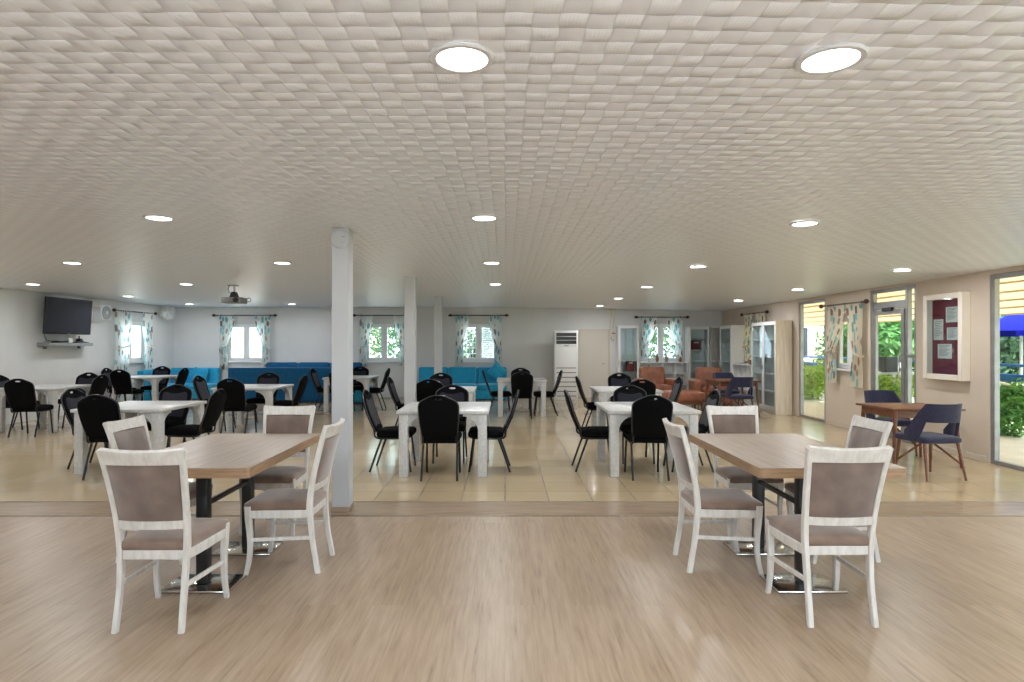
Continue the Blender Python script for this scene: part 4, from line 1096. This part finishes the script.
def shrub(name, label, cat, loc, size, nleaf, leaf, m, trunk=0., group='garden plants by the patio', seed=1):
    rnd = random.Random(seed); t = thing(name, label, cat, loc, 0, group)
    bm = NB()
    blobs = [(Vector((rnd.uniform(-.45, .45)*size[0], rnd.uniform(-.45, .45)*size[1], trunk+rnd.uniform(.2, .85)*size[2])), rnd.uniform(.28, .42)) for _ in range(9)]
    for _ in range(nleaf):
        c, r = rnd.choice(blobs)
        d = Vector((rnd.gauss(0, 1), rnd.gauss(0, 1), rnd.gauss(0, 1))).normalized()*(rnd.random()**.35)
        p = c+Vector((d.x*size[0]*r, d.y*size[1]*r, d.z*size[2]*r))
        if p.z < .02: p.z = .02+rnd.random()*.1
        n_ = (d+Vector((rnd.uniform(-.7, .7), rnd.uniform(-.7, .7), rnd.uniform(-.2, .9)))).normalized()
        a = n_.orthogonal().normalized(); a.rotate(Matrix.Rotation(rnd.uniform(0, 6.28), 3, n_)); b = n_.cross(a)
        L = leaf*rnd.uniform(.7, 1.3)
        vs = [bm.verts.new(p+q) for q in (-a*L, -a*L*.1+b*L*.42+n_*L*.1, a*L, -a*L*.1-b*L*.42+n_*L*.1)]
        bm.faces.new(vs)
    me = bpy.data.meshes.new('foliage'); bm.to_mesh(me); bm.free(); wrap('foliage', me, m, t)
    bm = NB()
    for k in range(5):
        q = rnd.uniform(0, 6.28); e = blobs[k][0]
        tube(bm, smooth_pts([(.04*math.cos(q), .04*math.sin(q), -.1), (.1*math.cos(q), .1*math.sin(q), (trunk+.2)*.6), e], 3), [.03]*3+[.015]*3+[.008], 5) if trunk > .3 else tube(bm, [(.05*math.cos(q), .05*math.sin(q), -.1), e*.5, e], [.018, .012, .006], 5)
    obj('stem', bm, M['stem'], t)
    return t
sid = 11
for lb, x, y, s, n_, lf_, mk in (
    ('green shrub at the patio edge outside the nearest glass wall', 8.75, 10.5, (1.0, 1.4, .95), 2600, .055, 'leaf'),
    ('loose green shrub right behind the white handrail', 8.85, 11.9, (.8, 1.2, .8), 1800, .05, 'leaf_d'),
    ('yellow green shrub below the black flower box', 8.05, 12.95, (.8, .9, .85), 2400, .055, 'leaf_y'),
    ('yellow green shrub outside, left of the flower box', 8.5, 14.4, (.9, 1.3, .95), 2400, .055, 'leaf_y'),
    ('bright green shrub outside the narrow far glass panel', 8.6, 17.2, (.9, 1.6, .95), 2600, .06, 'leaf_y'),
    ('bright green shrub farthest along the patio edge', 8.7, 18.9, (.9, 1.6, 1.0), 2200, .06, 'leaf')):
    sid += 1; shrub('shrub', lb, 'shrub', (x, y, -.05), s, n_, lf_, M[mk], seed=sid)
for lb, x, y, s, n_, lf_, mk, tr in (
    ('leafy tree beyond the blue railing outside the nearest glass wall', 12.2, 14.4, (2.0, 2.2, 2.1), 5200, .085, 'leaf_d', .5),
    ('dense green tree beyond the railing behind the glazed door', 11.0, 17.0, (2.2, 2.6, 2.6), 6000, .10, 'leaf', .4),
    ('dense green tree left of it behind the glazed door', 11.2, 19.4, (2.0, 2.4, 2.4), 4500, .10, 'leaf', .4),
    ('dark green tree at the far right beyond the railing', 12.0, 9.4, (1.9, 2.2, 2.0), 4000, .085, 'leaf_d', .4)):
    sid += 1; shrub('tree', lb, 'tree', (x, y, -.15), s, n_, lf_, M[mk], trunk=tr, group='trees beyond the railing', seed=sid)
for lb, x, y, s in (('leafy tree outside the back window behind the second column', -3.9, 20.6, (2.2, 1.4, 2.4)),
                    ('leafy tree outside the back window above the turquoise sofa', -1.1, 20.4, (1.8, 1.4, 2.4)),
                    ('leafy tree outside the back window between the bookcases', 5.2, 20.8, (2.2, 1.4, 2.3))):
    sid += 1; shrub('tree', lb, 'tree', (x, y, -.15), s, 1500, .10, M['leaf_d'], trunk=.2, group='trees behind the back windows', seed=sid)
# parasol
t = thing('parasol', 'royal blue parasol under the awning edge outside the nearest glass wall', 'parasol', (9.95, 11.95, -.15))
bm = NB(); n8 = 8
top = bm.verts.new((0, 0, 2.32)); ring = [bm.verts.new((.8*math.cos(2*PI*k/n8), .8*math.sin(2*PI*k/n8), 1.90)) for k in range(n8)]; low = [bm.verts.new((.8*math.cos(2*PI*k/n8), .8*math.sin(2*PI*k/n8), 1.80)) for k in range(n8)]
for k in range(n8):
    bm.faces.new((top, ring[k], ring[(k+1) % n8])); bm.faces.new((ring[k], low[k], low[(k+1) % n8], ring[(k+1) % n8]))
obj('canopy', bm, M['umbrella'], t)
bm = NB(); tube(bm, [(0, 0, 0), (0, 0, 2.38)], .025); obj('pole', bm, M['white_rail'], t)
bm = NB(); b2(bm, (XL-6, YB+T+.02, -.14), (XR+3, 32, -.03)); b2(bm, (XL-6, YN, -.14), (XL-T-.02, YB+T+.02, -.03)); struct('yard_bounce_slab', bm, M['house_w'])  # white ground added outside the windows to bounce sunlight into the room
# neighbouring buildings
def house(label, loc, s, m, rows, cols):
    t = thing('house', label, 'building', loc, 0, 'neighbouring buildings')
    bm = NB(); box(bm, (0, 0, s[2]/2), s); obj('wall', bm, m, t)
    bm = NB(); box(bm, (0, 0, s[2]+.06), (s[0]+.4, s[1]+.4, .12), .01); obj('roof', bm, M['house_w'], t)
    for r in range(rows):
        for c in range(cols):
            x = -s[0]/2+s[0]*(c+.5)/cols; z = s[2]*(r+.55)/rows
            bm = NB(); box(bm, (x, -s[1]/2-.01, z), (s[0]/cols*.5, .06, s[2]/rows*.5), .005); f_ = obj('window', bm, M['pvc'], t)
            bm = NB(); box(bm, (x, -s[1]/2-.042, z), (s[0]/cols*.42, .01, s[2]/rows*.42)); obj('pane', bm, M['screen'], f_)
house('pink plastered building seen through the narrow far glass panel', (13.6, 29.5, -.15), (9, 5, 3.1), M['house'], 1, 6)
house('white building outside the back window above the blue sofas', (-10.5, 27, -.15), (9, 5, 3.0), M['house'], 1, 2)
